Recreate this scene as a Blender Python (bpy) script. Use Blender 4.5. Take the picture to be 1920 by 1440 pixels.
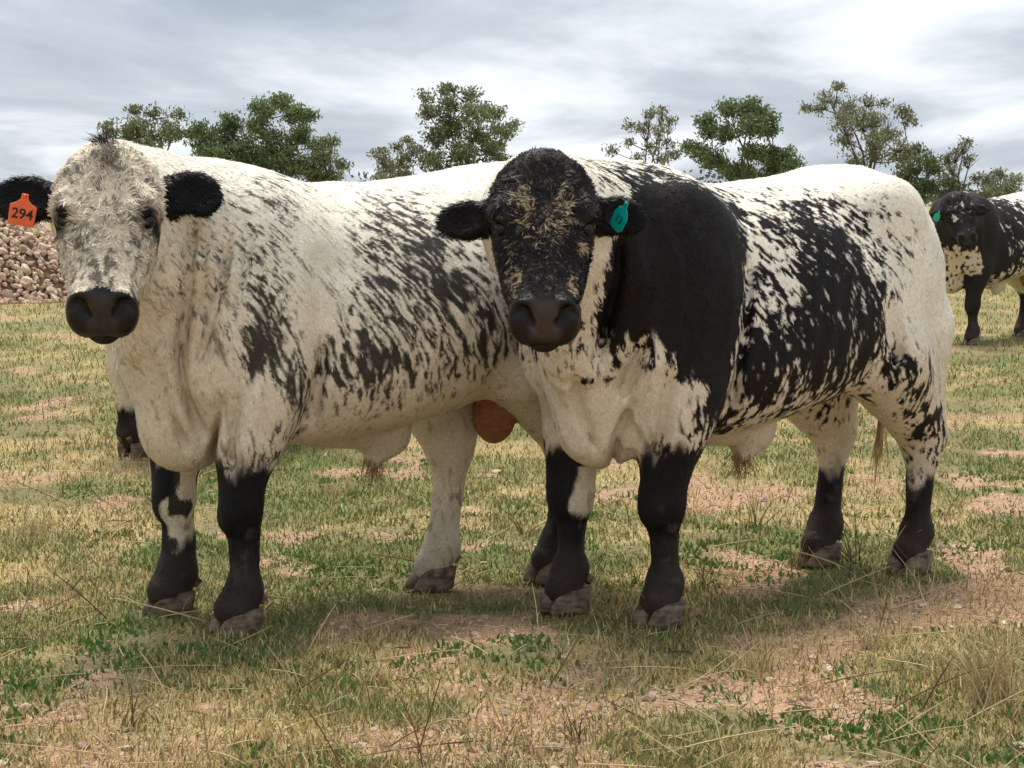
import math, random
import numpy as np
import bpy

# ------------------------------------------------------------------ camera, sky, light
for _o in list(bpy.data.objects):
    bpy.data.objects.remove(_o)
SC = bpy.context.scene
COL = SC.collection
CAM_H = 1.28
FPX = 4300.0                      # focal length in pixels of a 1920 px wide picture
PITCH = math.atan(345.0 / FPX)    # looking slightly down: the horizon lies above the centre

cam_data = bpy.data.cameras.new("camera")
cam_data.sensor_width = 36.0
cam_data.lens = FPX / 1920.0 * 36.0
cam_data.clip_start = 0.05
cam_data.clip_end = 5000.0
cam = bpy.data.objects.new("camera", cam_data)
cam.location = (0, 0, CAM_H)
cam.rotation_euler = (math.pi / 2 - PITCH, 0, 0)
COL.objects.link(cam)
SC.camera = cam

SUN_EL, SUN_AZ = math.radians(70), math.radians(-20)   # azimuth measured from +Y (ahead of the camera) towards +X
sun_data = bpy.data.lights.new("sun", 'SUN')
sun_data.energy = 2.5
sun_data.angle = math.radians(22)
sun_data.color = (1.0, 0.95, 0.86)
sun = bpy.data.objects.new("sun", sun_data)
_sd = np.array([math.sin(SUN_AZ) * math.cos(SUN_EL), math.cos(SUN_AZ) * math.cos(SUN_EL), math.sin(SUN_EL)])
from mathutils import Vector, Matrix
sun.rotation_euler = Vector(-_sd).to_track_quat('-Z', 'Y').to_euler()
sun.location = (0, 0, 30)
COL.objects.link(sun)

def build_world():
    w = bpy.data.worlds.new("World")
    SC.world = w
    w.use_nodes = True
    nt = w.node_tree
    nt.nodes.clear()
    N = nt.nodes.new
    L = nt.links.new
    out = N('ShaderNodeOutputWorld')
    bg = N('ShaderNodeBackground')
    L(bg.outputs[0], out.inputs[0])
    sky = N('ShaderNodeTexSky')
    sky.sky_type = 'NISHITA'
    sky.sun_disc = False
    sky.sun_elevation = SUN_EL
    sky.sun_rotation = SUN_AZ
    skm = N('ShaderNodeVectorMath'); skm.operation = 'SCALE'; skm.inputs['Scale'].default_value = 0.10
    L(sky.outputs[0], skm.inputs[0])
    # cloud sheet: the view direction meets a flat layer overhead
    tc = N('ShaderNodeTexCoord')
    sep = N('ShaderNodeSeparateXYZ'); L(tc.outputs['Generated'], sep.inputs[0])
    zz = N('ShaderNodeMath'); zz.operation = 'MAXIMUM'; zz.inputs[1].default_value = 0.0
    L(sep.outputs['Z'], zz.inputs[0])
    za = N('ShaderNodeMath'); za.operation = 'ADD'; za.inputs[1].default_value = 0.055
    L(zz.outputs[0], za.inputs[0])
    dx = N('ShaderNodeMath'); dx.operation = 'DIVIDE'; L(sep.outputs['X'], dx.inputs[0]); L(za.outputs[0], dx.inputs[1])
    dy = N('ShaderNodeMath'); dy.operation = 'DIVIDE'; L(sep.outputs['Y'], dy.inputs[0]); L(za.outputs[0], dy.inputs[1])
    cmb = N('ShaderNodeCombineXYZ'); L(dx.outputs[0], cmb.inputs[0]); L(dy.outputs[0], cmb.inputs[1])
    mp = N('ShaderNodeMapping'); mp.inputs['Location'].default_value = (2.3, 0.4, 0.0); mp.inputs['Scale'].default_value = (0.95, 0.33, 1)
    L(cmb.outputs[0], mp.inputs[0])
    n1 = N('ShaderNodeTexNoise'); n1.inputs['Scale'].default_value = 0.62; n1.inputs['Detail'].default_value = 7
    n1.inputs['Roughness'].default_value = 0.54; n1.inputs['Distortion'].default_value = 0.35
    L(mp.outputs[0], n1.inputs['Vector'])
    r1 = N('ShaderNodeValToRGB')
    e = r1.color_ramp.elements
    e[0].position = 0.33; e[0].color = (0.29, 0.335, 0.40, 1)
    e[1].position = 0.68; e[1].color = (0.84, 0.865, 0.885, 1)
    m = e.new(0.47); m.color = (0.42, 0.465, 0.52, 1)
    m = e.new(0.55); m.color = (0.60, 0.64, 0.68, 1)
    L(n1.outputs['Fac'], r1.inputs[0])
    mix = N('ShaderNodeMix'); mix.data_type = 'RGBA'
    mix.inputs['Factor'].default_value = 0.93
    L(skm.outputs[0], mix.inputs[6]); L(r1.outputs[0], mix.inputs[7])
    L(mix.outputs[2], bg.inputs[0])
    bg.inputs[1].default_value = 0.86
build_world()
SC.view_settings.view_transform = 'Standard'
SC.view_settings.look = 'None'
SC.view_settings.gamma = 1.0
SC.view_settings.exposure = 0.78
SC.view_settings.use_curve_mapping = False
SC.cycles.use_denoising = True
SC.cycles.max_bounces = 6
SC.cycles.diffuse_bounces = 3
SC.cycles.transparent_max_bounces = 8

# ------------------------------------------------------------------ numpy noise
def _hash(ix, iy, iz, seed):
    h = (ix.astype(np.int64) * 374761393 + iy.astype(np.int64) * 668265263 + iz.astype(np.int64) * 2147483647 + seed * 1274126177) & 0xFFFFFFFF
    h = ((h ^ (h >> 13)) * 1274126177) & 0xFFFFFFFF
    h = ((h ^ (h >> 16)) * 2246822519) & 0xFFFFFFFF
    h = h ^ (h >> 15)
    return (h & 0xFFFFFF).astype(np.float32) / 16777215.0

def vnoise(P, seed=0):
    """value noise in 0..1 on (N,3)"""
    P = np.asarray(P, np.float32)
    I = np.floor(P).astype(np.int64)
    f = (P - I).astype(np.float32)
    u = f * f * (3 - 2 * f)
    r = 0
    for dx in (0, 1):
        wx = u[:, 0] if dx else 1 - u[:, 0]
        for dy in (0, 1):
            wy = u[:, 1] if dy else 1 - u[:, 1]
            for dz in (0, 1):
                wz = u[:, 2] if dz else 1 - u[:, 2]
                r = r + wx * wy * wz * _hash(I[:, 0] + dx, I[:, 1] + dy, I[:, 2] + dz, seed)
    return r

def fbm(P, octaves=4, seed=0, gain=0.5):
    P = np.asarray(P, np.float32)
    a, s, t = 1.0, 0.0, 0.0
    for o in range(octaves):
        s = s + a * vnoise(P * (2.0 ** o) + 17.3 * o, seed + o * 7)
        t += a
        a *= gain
    return s / t

def sstep(a, b, x):
    t = np.clip((x - a) / (b - a), 0, 1)
    return t * t * (3 - 2 * t)

# ------------------------------------------------------------------ mesh helpers
def mesh_np(name, V, Fc, smooth=True, attrs=None):
    """V (n,3); Fc: array (m,k) or list of such arrays; attrs: {name: (n,3) or (n,)}"""
    me = bpy.data.meshes.new(name)
    Fs = Fc if isinstance(Fc, (list, tuple)) else [Fc]
    Fs = [np.asarray(f, np.int32) for f in Fs if len(f)]
    V = np.asarray(V, np.float32)
    me.vertices.add(len(V))
    me.vertices.foreach_set('co', V.ravel())
    loops = np.concatenate([f.ravel() for f in Fs])
    sizes = np.concatenate([np.full(len(f), f.shape[1], np.int32) for f in Fs])
    starts = np.concatenate([[0], np.cumsum(sizes)[:-1]]).astype(np.int32)
    me.loops.add(len(loops))
    me.loops.foreach_set('vertex_index', loops)
    me.polygons.add(len(sizes))
    me.polygons.foreach_set('loop_start', starts)
    me.polygons.foreach_set('use_smooth', np.full(len(sizes), smooth))
    me.update(calc_edges=True)
    for k, a in (attrs or {}).items():
        a = np.asarray(a, np.float32)
        if a.ndim == 2:
            at = me.attributes.new(k, 'FLOAT_COLOR', 'POINT')
            c = np.ones((len(a), 4), np.float32); c[:, :3] = a
            at.data.foreach_set('color', c.ravel())
        else:
            at = me.attributes.new(k, 'FLOAT', 'POINT')
            at.data.foreach_set('value', a)
    return me

def obj(name, me, mat=None, parent=None, loc=None, rot=None):
    o = bpy.data.objects.new(name, me)
    COL.objects.link(o)
    if mat is not None and me is not None and len(me.materials) == 0:
        me.materials.append(mat)
    if parent is not None:
        o.parent = parent
    if loc is not None:
        o.location = loc
    if rot is not None:
        o.rotation_euler = rot
    return o

def tag(o, label=None, cat=None, group=None, kind=None):
    if label: o['label'] = label
    if cat: o['category'] = cat
    if group: o['group'] = group
    if kind: o['kind'] = kind
    return o

def merge(parts):
    """[(V,F)] with equal face size -> V,F"""
    Vs, Fs, n = [], [], 0
    for V, F in parts:
        Vs.append(V); Fs.append(np.asarray(F) + n); n += len(V)
    return np.concatenate(Vs), np.concatenate(Fs)

def tube(path, radii, seg=8, squash=None):
    path = np.asarray(path, float); n = len(path)
    T = np.gradient(path, axis=0); T /= np.linalg.norm(T, axis=1)[:, None] + 1e-9
    ref = np.array([0, 0, 1.0]) if abs(T[0, 2]) < 0.9 else np.array([1.0, 0, 0])
    V = []
    a = np.cross(T[0], ref); a /= np.linalg.norm(a)
    for i in range(n):
        a = a - T[i] * np.dot(a, T[i]); a /= np.linalg.norm(a) + 1e-9
        b = np.cross(T[i], a)
        th = np.linspace(0, 2 * np.pi, seg, endpoint=False)
        V.append(path[i] + radii[i] * (np.cos(th)[:, None] * a + np.sin(th)[:, None] * b))
    V = np.concatenate(V)
    i = np.arange(n - 1)[:, None] * seg; j = np.arange(seg)[None]; k = (j + 1) % seg
    F = np.stack([i + j, i + k, i + seg + k, i + seg + j], -1).reshape(-1, 4)
    return V, F

# ------------------------------------------------------------------ materials
def new_mat(name):
    m = bpy.data.materials.new(name); m.use_nodes = True
    nt = m.node_tree
    b = nt.nodes['Principled BSDF']
    return m, nt, b

def attr_mat(name, rough=0.75, spec=0.25, var=0.0, vscale=60.0, bump=0.0, bscale=120.0, sheen=0.0, wet=False, transl=0.0):
    """colour from the 'col' attribute with fine noise variation"""
    m, nt, b = new_mat(name)
    N = nt.nodes.new; L = nt.links.new
    at = N('ShaderNodeAttribute'); at.attribute_name = 'col'
    src = at.outputs['Color']
    tc = N('ShaderNodeTexCoord')
    if var > 0:
        n = N('ShaderNodeTexNoise'); n.inputs['Scale'].default_value = vscale; n.inputs['Detail'].default_value = 4
        L(tc.outputs['Object'], n.inputs['Vector'])
        mr = N('ShaderNodeMapRange'); mr.inputs[1].default_value = 0.3; mr.inputs[2].default_value = 0.7
        mr.inputs[3].default_value = 1 - var; mr.inputs[4].default_value = 1 + var
        L(n.outputs['Fac'], mr.inputs[0])
        vm = N('ShaderNodeVectorMath'); vm.operation = 'SCALE'
        L(src, vm.inputs[0]); L(mr.outputs[0], vm.inputs['Scale'])
        src = vm.outputs[0]
    L(src, b.inputs['Base Color'])
    b.inputs['Roughness'].default_value = rough
    b.inputs['Specular IOR Level'].default_value = spec
    if sheen: b.inputs['Sheen Weight'].default_value = sheen
    if wet:
        aw = N('ShaderNodeAttribute'); aw.attribute_name = 'wet'
        mr = N('ShaderNodeMapRange'); mr.inputs[3].default_value = rough; mr.inputs[4].default_value = 0.30
        L(aw.outputs['Fac'], mr.inputs[0]); L(mr.outputs[0], b.inputs['Roughness'])
        ms = N('ShaderNodeMapRange'); ms.inputs[3].default_value = spec; ms.inputs[4].default_value = 0.30
        L(aw.outputs['Fac'], ms.inputs[0]); L(ms.outputs[0], b.inputs['Specular IOR Level'])
    if bump:
        n = N('ShaderNodeTexNoise'); n.inputs['Scale'].default_value = bscale; n.inputs['Detail'].default_value = 3
        L(tc.outputs['Object'], n.inputs['Vector'])
        bp = N('ShaderNodeBump'); bp.inputs['Strength'].default_value = bump; bp.inputs['Distance'].default_value = 0.004
        L(n.outputs['Fac'], bp.inputs['Height']); L(bp.outputs[0], b.inputs['Normal'])
    if transl:
        tr = N('ShaderNodeBsdfTranslucent'); L(src, tr.inputs['Color'])
        mx = N('ShaderNodeMixShader'); mx.inputs[0].default_value = transl
        out = nt.nodes['Material Output']
        L(b.outputs[0], mx.inputs[1]); L(tr.outputs[0], mx.inputs[2]); L(mx.outputs[0], out.inputs[0])
    return m

def plain_mat(name, col, rough=0.6, spec=0.3, var=0.15, vscale=40.0, bump=0.0):
    m, nt, b = new_mat(name)
    N = nt.nodes.new; L = nt.links.new
    tc = N('ShaderNodeTexCoord')
    n = N('ShaderNodeTexNoise'); n.inputs['Scale'].default_value = vscale; n.inputs['Detail'].default_value = 5
    L(tc.outputs['Object'], n.inputs['Vector'])
    mx = N('ShaderNodeMix'); mx.data_type = 'RGBA'
    mx.inputs[6].default_value = (*[c * (1 - var) for c in col], 1)
    mx.inputs[7].default_value = (*[min(1, c * (1 + var)) for c in col], 1)
    L(n.outputs['Fac'], mx.inputs[0]); L(mx.outputs[2], b.inputs['Base Color'])
    b.inputs['Roughness'].default_value = rough
    b.inputs['Specular IOR Level'].default_value = spec
    if bump:
        bp = N('ShaderNodeBump'); bp.inputs['Strength'].default_value = bump; bp.inputs['Distance'].default_value = 0.01
        L(n.outputs['Fac'], bp.inputs['Height']); L(bp.outputs[0], b.inputs['Normal'])
    return m
# ------------------------------------------------------------------ signed distance modelling of an animal
def smin(a, b, k):
    h = np.maximum(k - np.abs(a - b), 0) / k
    return np.minimum(a, b) - h * h * k * 0.25
def smax(a, b, k):
    return -smin(-a, -b, k)
def ell(P, c, r, R=None):
    q = P - np.asarray(c, np.float32)
    if R is not None: q = q @ R
    r = np.asarray(r, np.float32)
    k0 = np.linalg.norm(q / r, axis=1); k1 = np.linalg.norm(q / (r * r), axis=1)
    return k0 * (k0 - 1) / np.maximum(k1, 1e-6)
def cone(P, a, b, ra, rb):
    a = np.asarray(a, np.float32); b = np.asarray(b, np.float32)
    ba = b - a; pa = P - a
    h = np.clip(pa @ ba / np.dot(ba, ba), 0, 1)
    return np.linalg.norm(pa - h[:, None] * ba, axis=1) - (ra + (rb - ra) * h)
def rotz(a):
    c, s = math.cos(a), math.sin(a)
    return np.array([[c, -s, 0], [s, c, 0], [0, 0, 1]], np.float32)
def smooth_table(rows, n=400, w=14):
    rows = np.asarray(rows, float)
    xs = np.linspace(rows[0, 0], rows[-1, 0], n)
    out = [xs]
    ker = np.hanning(2 * w + 1); ker /= ker.sum()
    for c in range(1, rows.shape[1]):
        v = np.interp(xs, rows[:, 0], rows[:, c])
        v = np.convolve(np.pad(v, w, mode='edge'), ker, mode='valid')
        out.append(v)
    return out

#            x     top    bottom  halfwidth
TRUNK = [(-0.875, 1.19, 1.02, 0.05), (-0.86, 1.26, 0.90, 0.12), (-0.80, 1.305, 0.82, 0.142), (-0.70, 1.360, 0.76, 0.205),
         (-0.56, 1.405, 0.70, 0.295), (-0.40, 1.395, 0.645, 0.335), (-0.20, 1.360, 0.59, 0.36), (0.05, 1.335, 0.55, 0.375),
         (0.28, 1.33, 0.525, 0.36), (0.46, 1.34, 0.53, 0.325), (0.60, 1.35, 0.55, 0.27), (0.70, 1.335, 0.57, 0.215),
         (0.79, 1.26, 0.62, 0.165), (0.85, 1.16, 0.66, 0.10), (0.89, 1.06, 0.80, 0.04)]
#           a      w      top    bot
HEAD = [(-0.05, 0.030, -0.02, -0.07), (-0.03, 0.080, 0.010, -0.11), (0.0, 0.118, 0.036, -0.15), (0.06, 0.150, 0.056, -0.19),
        (0.14, 0.163, 0.066, -0.225), (0.22, 0.153, 0.062, -0.25), (0.30, 0.131, 0.054, -0.25), (0.38, 0.114, 0.050, -0.215),
        (0.44, 0.101, 0.050, -0.175), (0.49, 0.099, 0.050, -0.14), (0.53, 0.101, 0.044, -0.11), (0.552, 0.098, 0.022, -0.095), (0.566, 0.075, -0.01, -0.085)]

class Bull:
    def __init__(s, h, front_mid, feet, poll, muzzle, side, ears, seed, sc=1.0, belly=0.0, tail=None, crease=(), scr=1.0):
        s.scr = scr; s.pad = (0.030, 0.0235, 0.023)
        s.crease = crease
        s.h = np.array([h[0], h[1], 0.0]); s.h /= np.linalg.norm(s.h)
        s.l = np.array([-s.h[1], s.h[0], 0.0])
        s.sc = sc
        s.org = np.array([front_mid[0], front_mid[1], 0.0]) - 0.62 * sc * s.h
        s.cplane = (-s.l[1], -s.h[1])
        s.M = np.stack([s.h, s.l, [0, 0, 1.0]], 1)            # columns: local axes in world
        s.feet = [s.w2l((f[0], f[1], 0)) for f in feet]      # front right, front left, hind right, hind left
        O, Mz = s.w2l(poll), s.w2l(muzzle)
        a = (Mz - O) / np.linalg.norm(Mz - O)
        sd = np.asarray(side, float) @ s.M
        sd = sd - a * np.dot(a, sd); sd /= np.linalg.norm(sd)
        u = np.cross(a, sd)
        s.O = O.astype(np.float32); s.H = np.stack([sd, a, u], 1).astype(np.float32)
        s.hsc = np.linalg.norm(Mz - O) / 0.53
        s.ears = ears; s.seed = seed; s.belly = belly
        s.tt = smooth_table(TRUNK); s.ht = smooth_table(HEAD, w=10)
        s.tail = tail
    def w2l(s, p):
        return ((np.asarray(p, float) - s.org) @ s.M) / s.sc
    def l2w(s, p):
        return (np.asarray(p, float) * s.sc) @ s.M.T + s.org
    def headq(s, P):
        return ((P - s.O) @ s.H) / s.hsc
    def hp(s, q):                                            # head coordinates -> local
        return s.O + (np.asarray(q, np.float32) * s.hsc) @ s.H.T
    # ---- parts
    def f_trunk(s, P):
        xs, top, bot, w = s.tt
        x = np.clip(P[:, 0], xs[0], xs[-1])
        t = np.interp(x, xs, top); b = np.interp(x, xs, bot) - s.belly * np.exp(-((x - 0.0) / 0.35) ** 2); w = np.interp(x, xs, w)
        zc = (t + b) / 2; hh = (t - b) / 2
        tz = (P[:, 2] - zc) / hh
        w = w * (1 - 0.13 * np.clip(tz, -1.2, 1.2))
        y = np.abs(P[:, 1]) / w
        n = 2.25
        g = (np.abs(y) ** n + np.abs(tz) ** n) ** (1 / n) + 1e-6
        r = np.hypot(P[:, 1], P[:, 2] - zc)
        d = r * (1 - 1 / g)
        ex = np.abs(P[:, 0] - x)
        return np.where(ex > 0, np.hypot(np.maximum(d, 0), ex), d) * 0.95
    def f_head(s, P):
        q = s.headq(P)
        xs, w, top, bot = s.ht
        a = np.clip(q[:, 1], xs[0], xs[-1])
        w = np.interp(a, xs, w); t = np.interp(a, xs, top); b = np.interp(a, xs, bot)
        uc = t - 0.40 * (t - b)
        hu = np.where(q[:, 2] > uc, t - uc, uc - b)
        tu = (q[:, 2] - uc) / hu
        jaw = sstep(0.2, -1.0, tu) * (1 - 0.75 * sstep(0.41, 0.48, q[:, 1]))
        w = w * (1 - 0.42 * jaw)
        n = 2.5 + 2.2 * sstep(0.40, 0.50, q[:, 1])
        g = ((np.abs(q[:, 0]) / w) ** n + np.abs(tu) ** n) ** (1 / n) + 1e-6
        r = np.hypot(q[:, 0], q[:, 2] - uc)
        d = r * (1 - 1 / g)
        ex = np.abs(q[:, 1] - a)
        d = np.where(ex > 0, np.hypot(np.maximum(d, 0), ex), d) * 0.9
        aq = q.copy(); aq[:, 0] = np.abs(aq[:, 0])
        # brow, cheek, upper lip
        d = smin(d, ell(aq, (0.118, 0.172, 0.010), (0.042, 0.050, 0.046)), 0.04)
        d = smin(d, ell(aq, (0.080, 0.300, -0.130), (0.048, 0.120, 0.095)), 0.06)
        d = smin(d, ell(aq, (0.060, 0.500, -0.035), (0.046, 0.050, 0.068)), 0.03)
        
        d = smin(d, ell(q, (0, 0.530, -0.105), (0.052, 0.045, 0.032)), 0.02)          # chin
        d = smin(d, ell(q, (0, -0.005, -0.03), (0.085, 0.05, 0.07)), 0.06)            # poll
        # eye socket, bridge hollow, nostrils, mouth line
        d = smax(d, -ell(aq, (0.146, 0.212, 0.010), (0.026, 0.030, 0.022)), 0.015)
        d = smax(d, 0.72 * (q[:, 1] - 0.515) + 0.69 * (q[:, 2] - 0.002) - 0.016, 0.025)
        d = smax(d, -cone(aq, (0.115, 0.255, 0.055), (0.095, 0.40, 0.075), 0.018, 0.02), 0.05)
        d = smax(d, -cone(aq, (0.040, 0.534, 0.004), (0.066, 0.502, 0.040), 0.013, 0.020), 0.008)
        d = smax(d, -cone(aq, (0.066, 0.502, 0.040), (0.094, 0.512, 0.012), 0.011, 0.005), 0.010)
        d = smin(d, ell(aq, (0.058, 0.484, 0.050), (0.026, 0.012, 0.012)), 0.016)
        d = smax(d, -cone(q, (0, 0.530, 0.014), (0, 0.575, -0.035), 0.004, 0.004), 0.014)
        d = smax(d, -cone(aq, (0.0, 0.574, -0.080), (0.100, 0.520, -0.086), 0.008, 0.008), 0.010)
        return d * s.hsc
    def f_ears(s, P):
        q = s.headq(P)
        d = None
        for sg, (cen, tip, hw, twist) in zip((1, -1), s.ears):
            cen = np.array(cen, float); tip = np.array(tip, float)
            ax = tip - cen; L = np.linalg.norm(ax); ax /= L
            nrm = np.array([0, math.sin(twist), math.cos(twist)]); nrm -= ax * np.dot(ax, nrm); nrm /= np.linalg.norm(nrm)
            wd = np.cross(nrm, ax)
            R = np.stack([ax, wd, nrm], 1).astype(np.float32)
            mid = cen + ax * L * 0.56
            e = ell(q, mid, (L * 0.56, hw, 0.030), R)
            e = smin(e, cone(q, cen - ax * 0.03, cen + ax * 0.05, 0.040, 0.038), 0.04)
            e = smax(e, -ell(q, mid + nrm * 0.030 + ax * L * .04, (L * 0.45, hw * 0.72, 0.026), R), 0.015)
            d = e if d is None else np.minimum(d, e)
        return d * s.hsc
    def f_scrotum(s, P):
        return smin(cone(P, (-0.46, 0.05, 0.76), (-0.44, 0.070, 0.61), 0.050, 0.068 * s.scr), ell(P, (-0.435, 0.072, 0.582), (0.074, 0.072, 0.105)), 0.03) if s.scr > 0.9 else cone(P, (-0.46, 0, 0.76), (-0.45, 0, 0.66), 0.05, 0.06)
    def f_legs(s, P):
        d = None
        def add(e, k=0.04):
            nonlocal d
            d = e if d is None else smin(d, e, k)
        for i, sg in ((0, -1), (1, 1)):
            fx, fy = s.feet[i][:2]
            K = np.array([0.6 * fx + 0.4 * 0.62 + 0.005, fy * 0.97, 0.355]); E = np.array([0.57, sg * 0.205, 0.72])
            Fk = np.array([fx, fy, 0.13])
            add(cone(P, E, K + (0, 0, 0.05), 0.112, 0.066), 0.05)
            add(ell(P, K + (0.0, 0, 0.005), (0.066, 0.070, 0.085)), 0.03)
            add(cone(P, K, Fk, 0.043, 0.039), 0.03)
            add(ell(P, Fk + (-0.006, 0, -0.004), (0.054, 0.058, 0.052)), 0.04)
            add(cone(P, Fk, (fx + 0.028, fy, 0.072), 0.047, 0.062), 0.03)
            add(ell(P, K + (0.050, 0, -0.008), (0.022, 0.046, 0.050)), 0.02)
            add(cone(P, K + (-0.048, 0, -0.01), Fk + (-0.036, 0, 0.0), 0.020, 0.022), 0.02)
            add(cone(P, K + (0.006, sg * 0.05, 0.20), K + (0.01, sg * 0.045, 0.02), 0.045, 0.026), 0.04)
        for i, sg in ((2, -1), (3, 1)):
            fx, fy = s.feet[i][:2]
            dx = fx + 0.68
            St = np.array([-0.44 + dx * 0.35, sg * 0.215, 0.76]); Hk = np.array([fx - 0.055, fy * 0.98, 0.44]); Fk = np.array([fx - 0.01, fy, 0.135])
            add(ell(P, (-0.595 + dx * .2, sg * 0.152, 0.95), (0.230, 0.150, 0.35)), 0.08)
            add(cone(P, St, Hk + (0.02, 0, 0.03), 0.155, 0.072), 0.09)
            add(cone(P, (-0.74 + dx * .3, sg * 0.145, 0.82), Hk + (-0.015, 0, 0.05), 0.13, 0.052), 0.09)
            add(ell(P, Hk, (0.076, 0.058, 0.09)), 0.04)
            add(cone(P, Hk, Fk, 0.050, 0.043), 0.04)
            add(cone(P, Hk + (-0.062, 0, 0.04), Fk + (-0.038, 0, 0.0), 0.022, 0.022), 0.025)
            add(ell(P, Fk + (-0.008, 0, -0.005), (0.056, 0.056, 0.054)), 0.04)
            add(cone(P, Fk, (fx + 0.03, fy, 0.072), 0.048, 0.060), 0.03)
        return d
    def f(s, P, parts=False):
        P = np.asarray(P, np.float32)
        d = s.f_trunk(P)
        ap = P.copy(); ap[:, 1] = np.abs(ap[:, 1])
        # shoulder, point of shoulder, rib spring, hip
        d = smin(d, ell(ap, (0.55, 0.215, 1.00), (0.21, 0.125, 0.33)), 0.10)
        d = smin(d, ell(ap, (0.69, 0.185, 0.86), (0.125, 0.115, 0.19)), 0.09)
        d = smin(d, ell(ap, (0.585, 0.215, 0.72), (0.125, 0.095, 0.20)), 0.05)
        d = smin(d, ell(ap, (-0.46, 0.235, 1.25), (0.13, 0.085, 0.10)), 0.12)
        # neck: crest and throat towards the head
        A = s.hp((0, 0.05, -0.17)); T = s.hp((0, 0.22, -0.20))
        d = smin(d, cone(P, (0.50, 0, 1.145), A, 0.205, 0.135), 0.14)
        d = smin(d, cone(P, (0.60, 0.0, 0.98), 0.5 * (A + T), 0.225, 0.145), 0.14)
        d = smin(d, cone(P, (0.55, 0, 1.205), s.hp((0, 0.02, -0.14)), 0.145, 0.105), 0.12)
        # dewlap and brisket
        mid = 0.5 * (T + np.array([0.76, 0.0, 0.64]))
        d = smin(d, cone(P, T, mid + (-0.02, 0, 0.0), 0.075, 0.065), 0.10)
        d = smin(d, cone(P, mid + (-0.02, 0, 0.0), (0.725, 0, 0.62), 0.060, 0.095), 0.10)
        d = smin(d, ell(P, (0.69, 0, 0.58), (0.14, 0.095, 0.115)), 0.07)
        # sheath, scrotum
        d = smin(d, cone(P, (0.20, 0, 0.565), (-0.07, 0, 0.515), 0.05, 0.045), 0.09)
        d = smin(d, cone(P, (-0.06, 0, 0.53), (0.0, 0.0, 0.455), 0.05, 0.028), 0.06)
        scro = s.f_scrotum(P)
        legs = s.f_legs(P)
        d = smin(d, legs, 0.07 + 0.06 * sstep(0.85, 1.1, P[:, 2]))
        d = smin(d, scro, 0.014)
        # creases: behind the shoulder, elbow, flank, between brisket and leg, neck folds
        def groove(a, b, r, k, dep=0.0):
            nonlocal d
            d = smax(d, -(cone(ap, a, b, r, r)), k)
        groove((0.44, 0.372, 1.10), (0.45, 0.372, 0.64), 0.018, 0.07)
        groove((-0.33, 0.352, 0.92), (-0.40, 0.325, 0.78), 0.012, 0.06)
        groove((-0.40, 0.31, 0.76), (-0.47, 0.22, 0.655), 0.006, 0.06)
        hd = s.f_head(P)
        d = smin(d, hd, 0.05)
        er = s.f_ears(P)
        d = smin(d, er, 0.02)
        n = s.folds(P)
        d = d + n + s.creases(P, hd)
        if parts:
            return d, hd, er, legs
        return d
    def creases(s, P, hd):
        """skin creases: polylines in the oblique side plane (along, height), each with depth and width"""
        if not s.crease: return 0.0
        c, sn = s.cplane
        S = c * P[:, 0] - sn * P[:, 1]; Z = P[:, 2]
        face = sstep(0.36, 0.48, sn * P[:, 0] + c * P[:, 1]) * sstep(0.01, 0.05, hd)
        out = np.zeros(len(P), np.float32)
        for dep, wid, pts in s.crease:
            best = np.full(len(P), 9.0)
            n = len(pts) - 1
            tt = np.zeros(len(P))
            for k in range(n):
                (a0, a1), (b0, b1) = pts[k], pts[k + 1]
                dx, dz = b0 - a0, b1 - a1
                h = np.clip(((S - a0) * dx + (Z - a1) * dz) / (dx * dx + dz * dz), 0, 1)
                r = np.hypot(S - a0 - h * dx, Z - a1 - h * dz)
                m = r < best
                best = np.where(m, r, best); tt = np.where(m, (k + h) / n, tt)
            out += dep * np.exp(-(best / wid) ** 2) * np.minimum(1, 5 * np.minimum(tt, 1 - tt) + 0.25)
        return 1.7 * out * face
    def folds(s, P):
        """skin folds on neck and brisket, muscle unevenness"""
        w = sstep(0.55, 0.72, P[:, 0]) * sstep(1.30, 1.05, P[:, 2]) * sstep(0.45, 0.6, P[:, 2])
        hq = s.f_head(P); w = w * sstep(0.02, 0.08, hq)
        Q = np.stack([P[:, 0] * 15 + P[:, 1] * 9, P[:, 1] * 3, P[:, 2] * 3.2], 1)
        fold = 1 - np.abs(2 * vnoise(Q, s.seed + 3) - 1)
        un = vnoise(P * 5.5, s.seed + 11) - 0.5
        ap = np.abs(P[:, 1])
        def dent(x, y, z, r): return np.exp(-((P[:, 0] - x) ** 2 + (ap - y) ** 2 + (P[:, 2] - z) ** 2) / (r * r))
        rib = sstep(-0.32, -0.15, P[:, 0]) * sstep(0.42, 0.28, P[:, 0]) * sstep(0.66, 0.78, P[:, 2]) * sstep(1.22, 1.0, P[:, 2])
        shape = 0.022 * dent(-0.27, 0.30, 1.18, 0.11) + 0.014 * dent(0.33, 0.34, 1.08, 0.10) - 0.012 * dent(0.52, 0.33, 1.06, 0.12) + 0.012 * dent(-0.70, 0.24, 0.93, 0.07) - 0.010 * dent(-0.56, 0.31, 0.95, 0.10) \
            + rib * 0.0018 * np.sin((P[:, 0] + 0.25 * P[:, 2]) * 68)
        un2 = vnoise(P * 13.0, s.seed + 12) - 0.5
        body = sstep(0.0, 0.05, hq)
        return w * 0.022 * (0.5 - fold ** 2) + body * (0.013 * un + 0.006 * un2 + shape)

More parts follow.
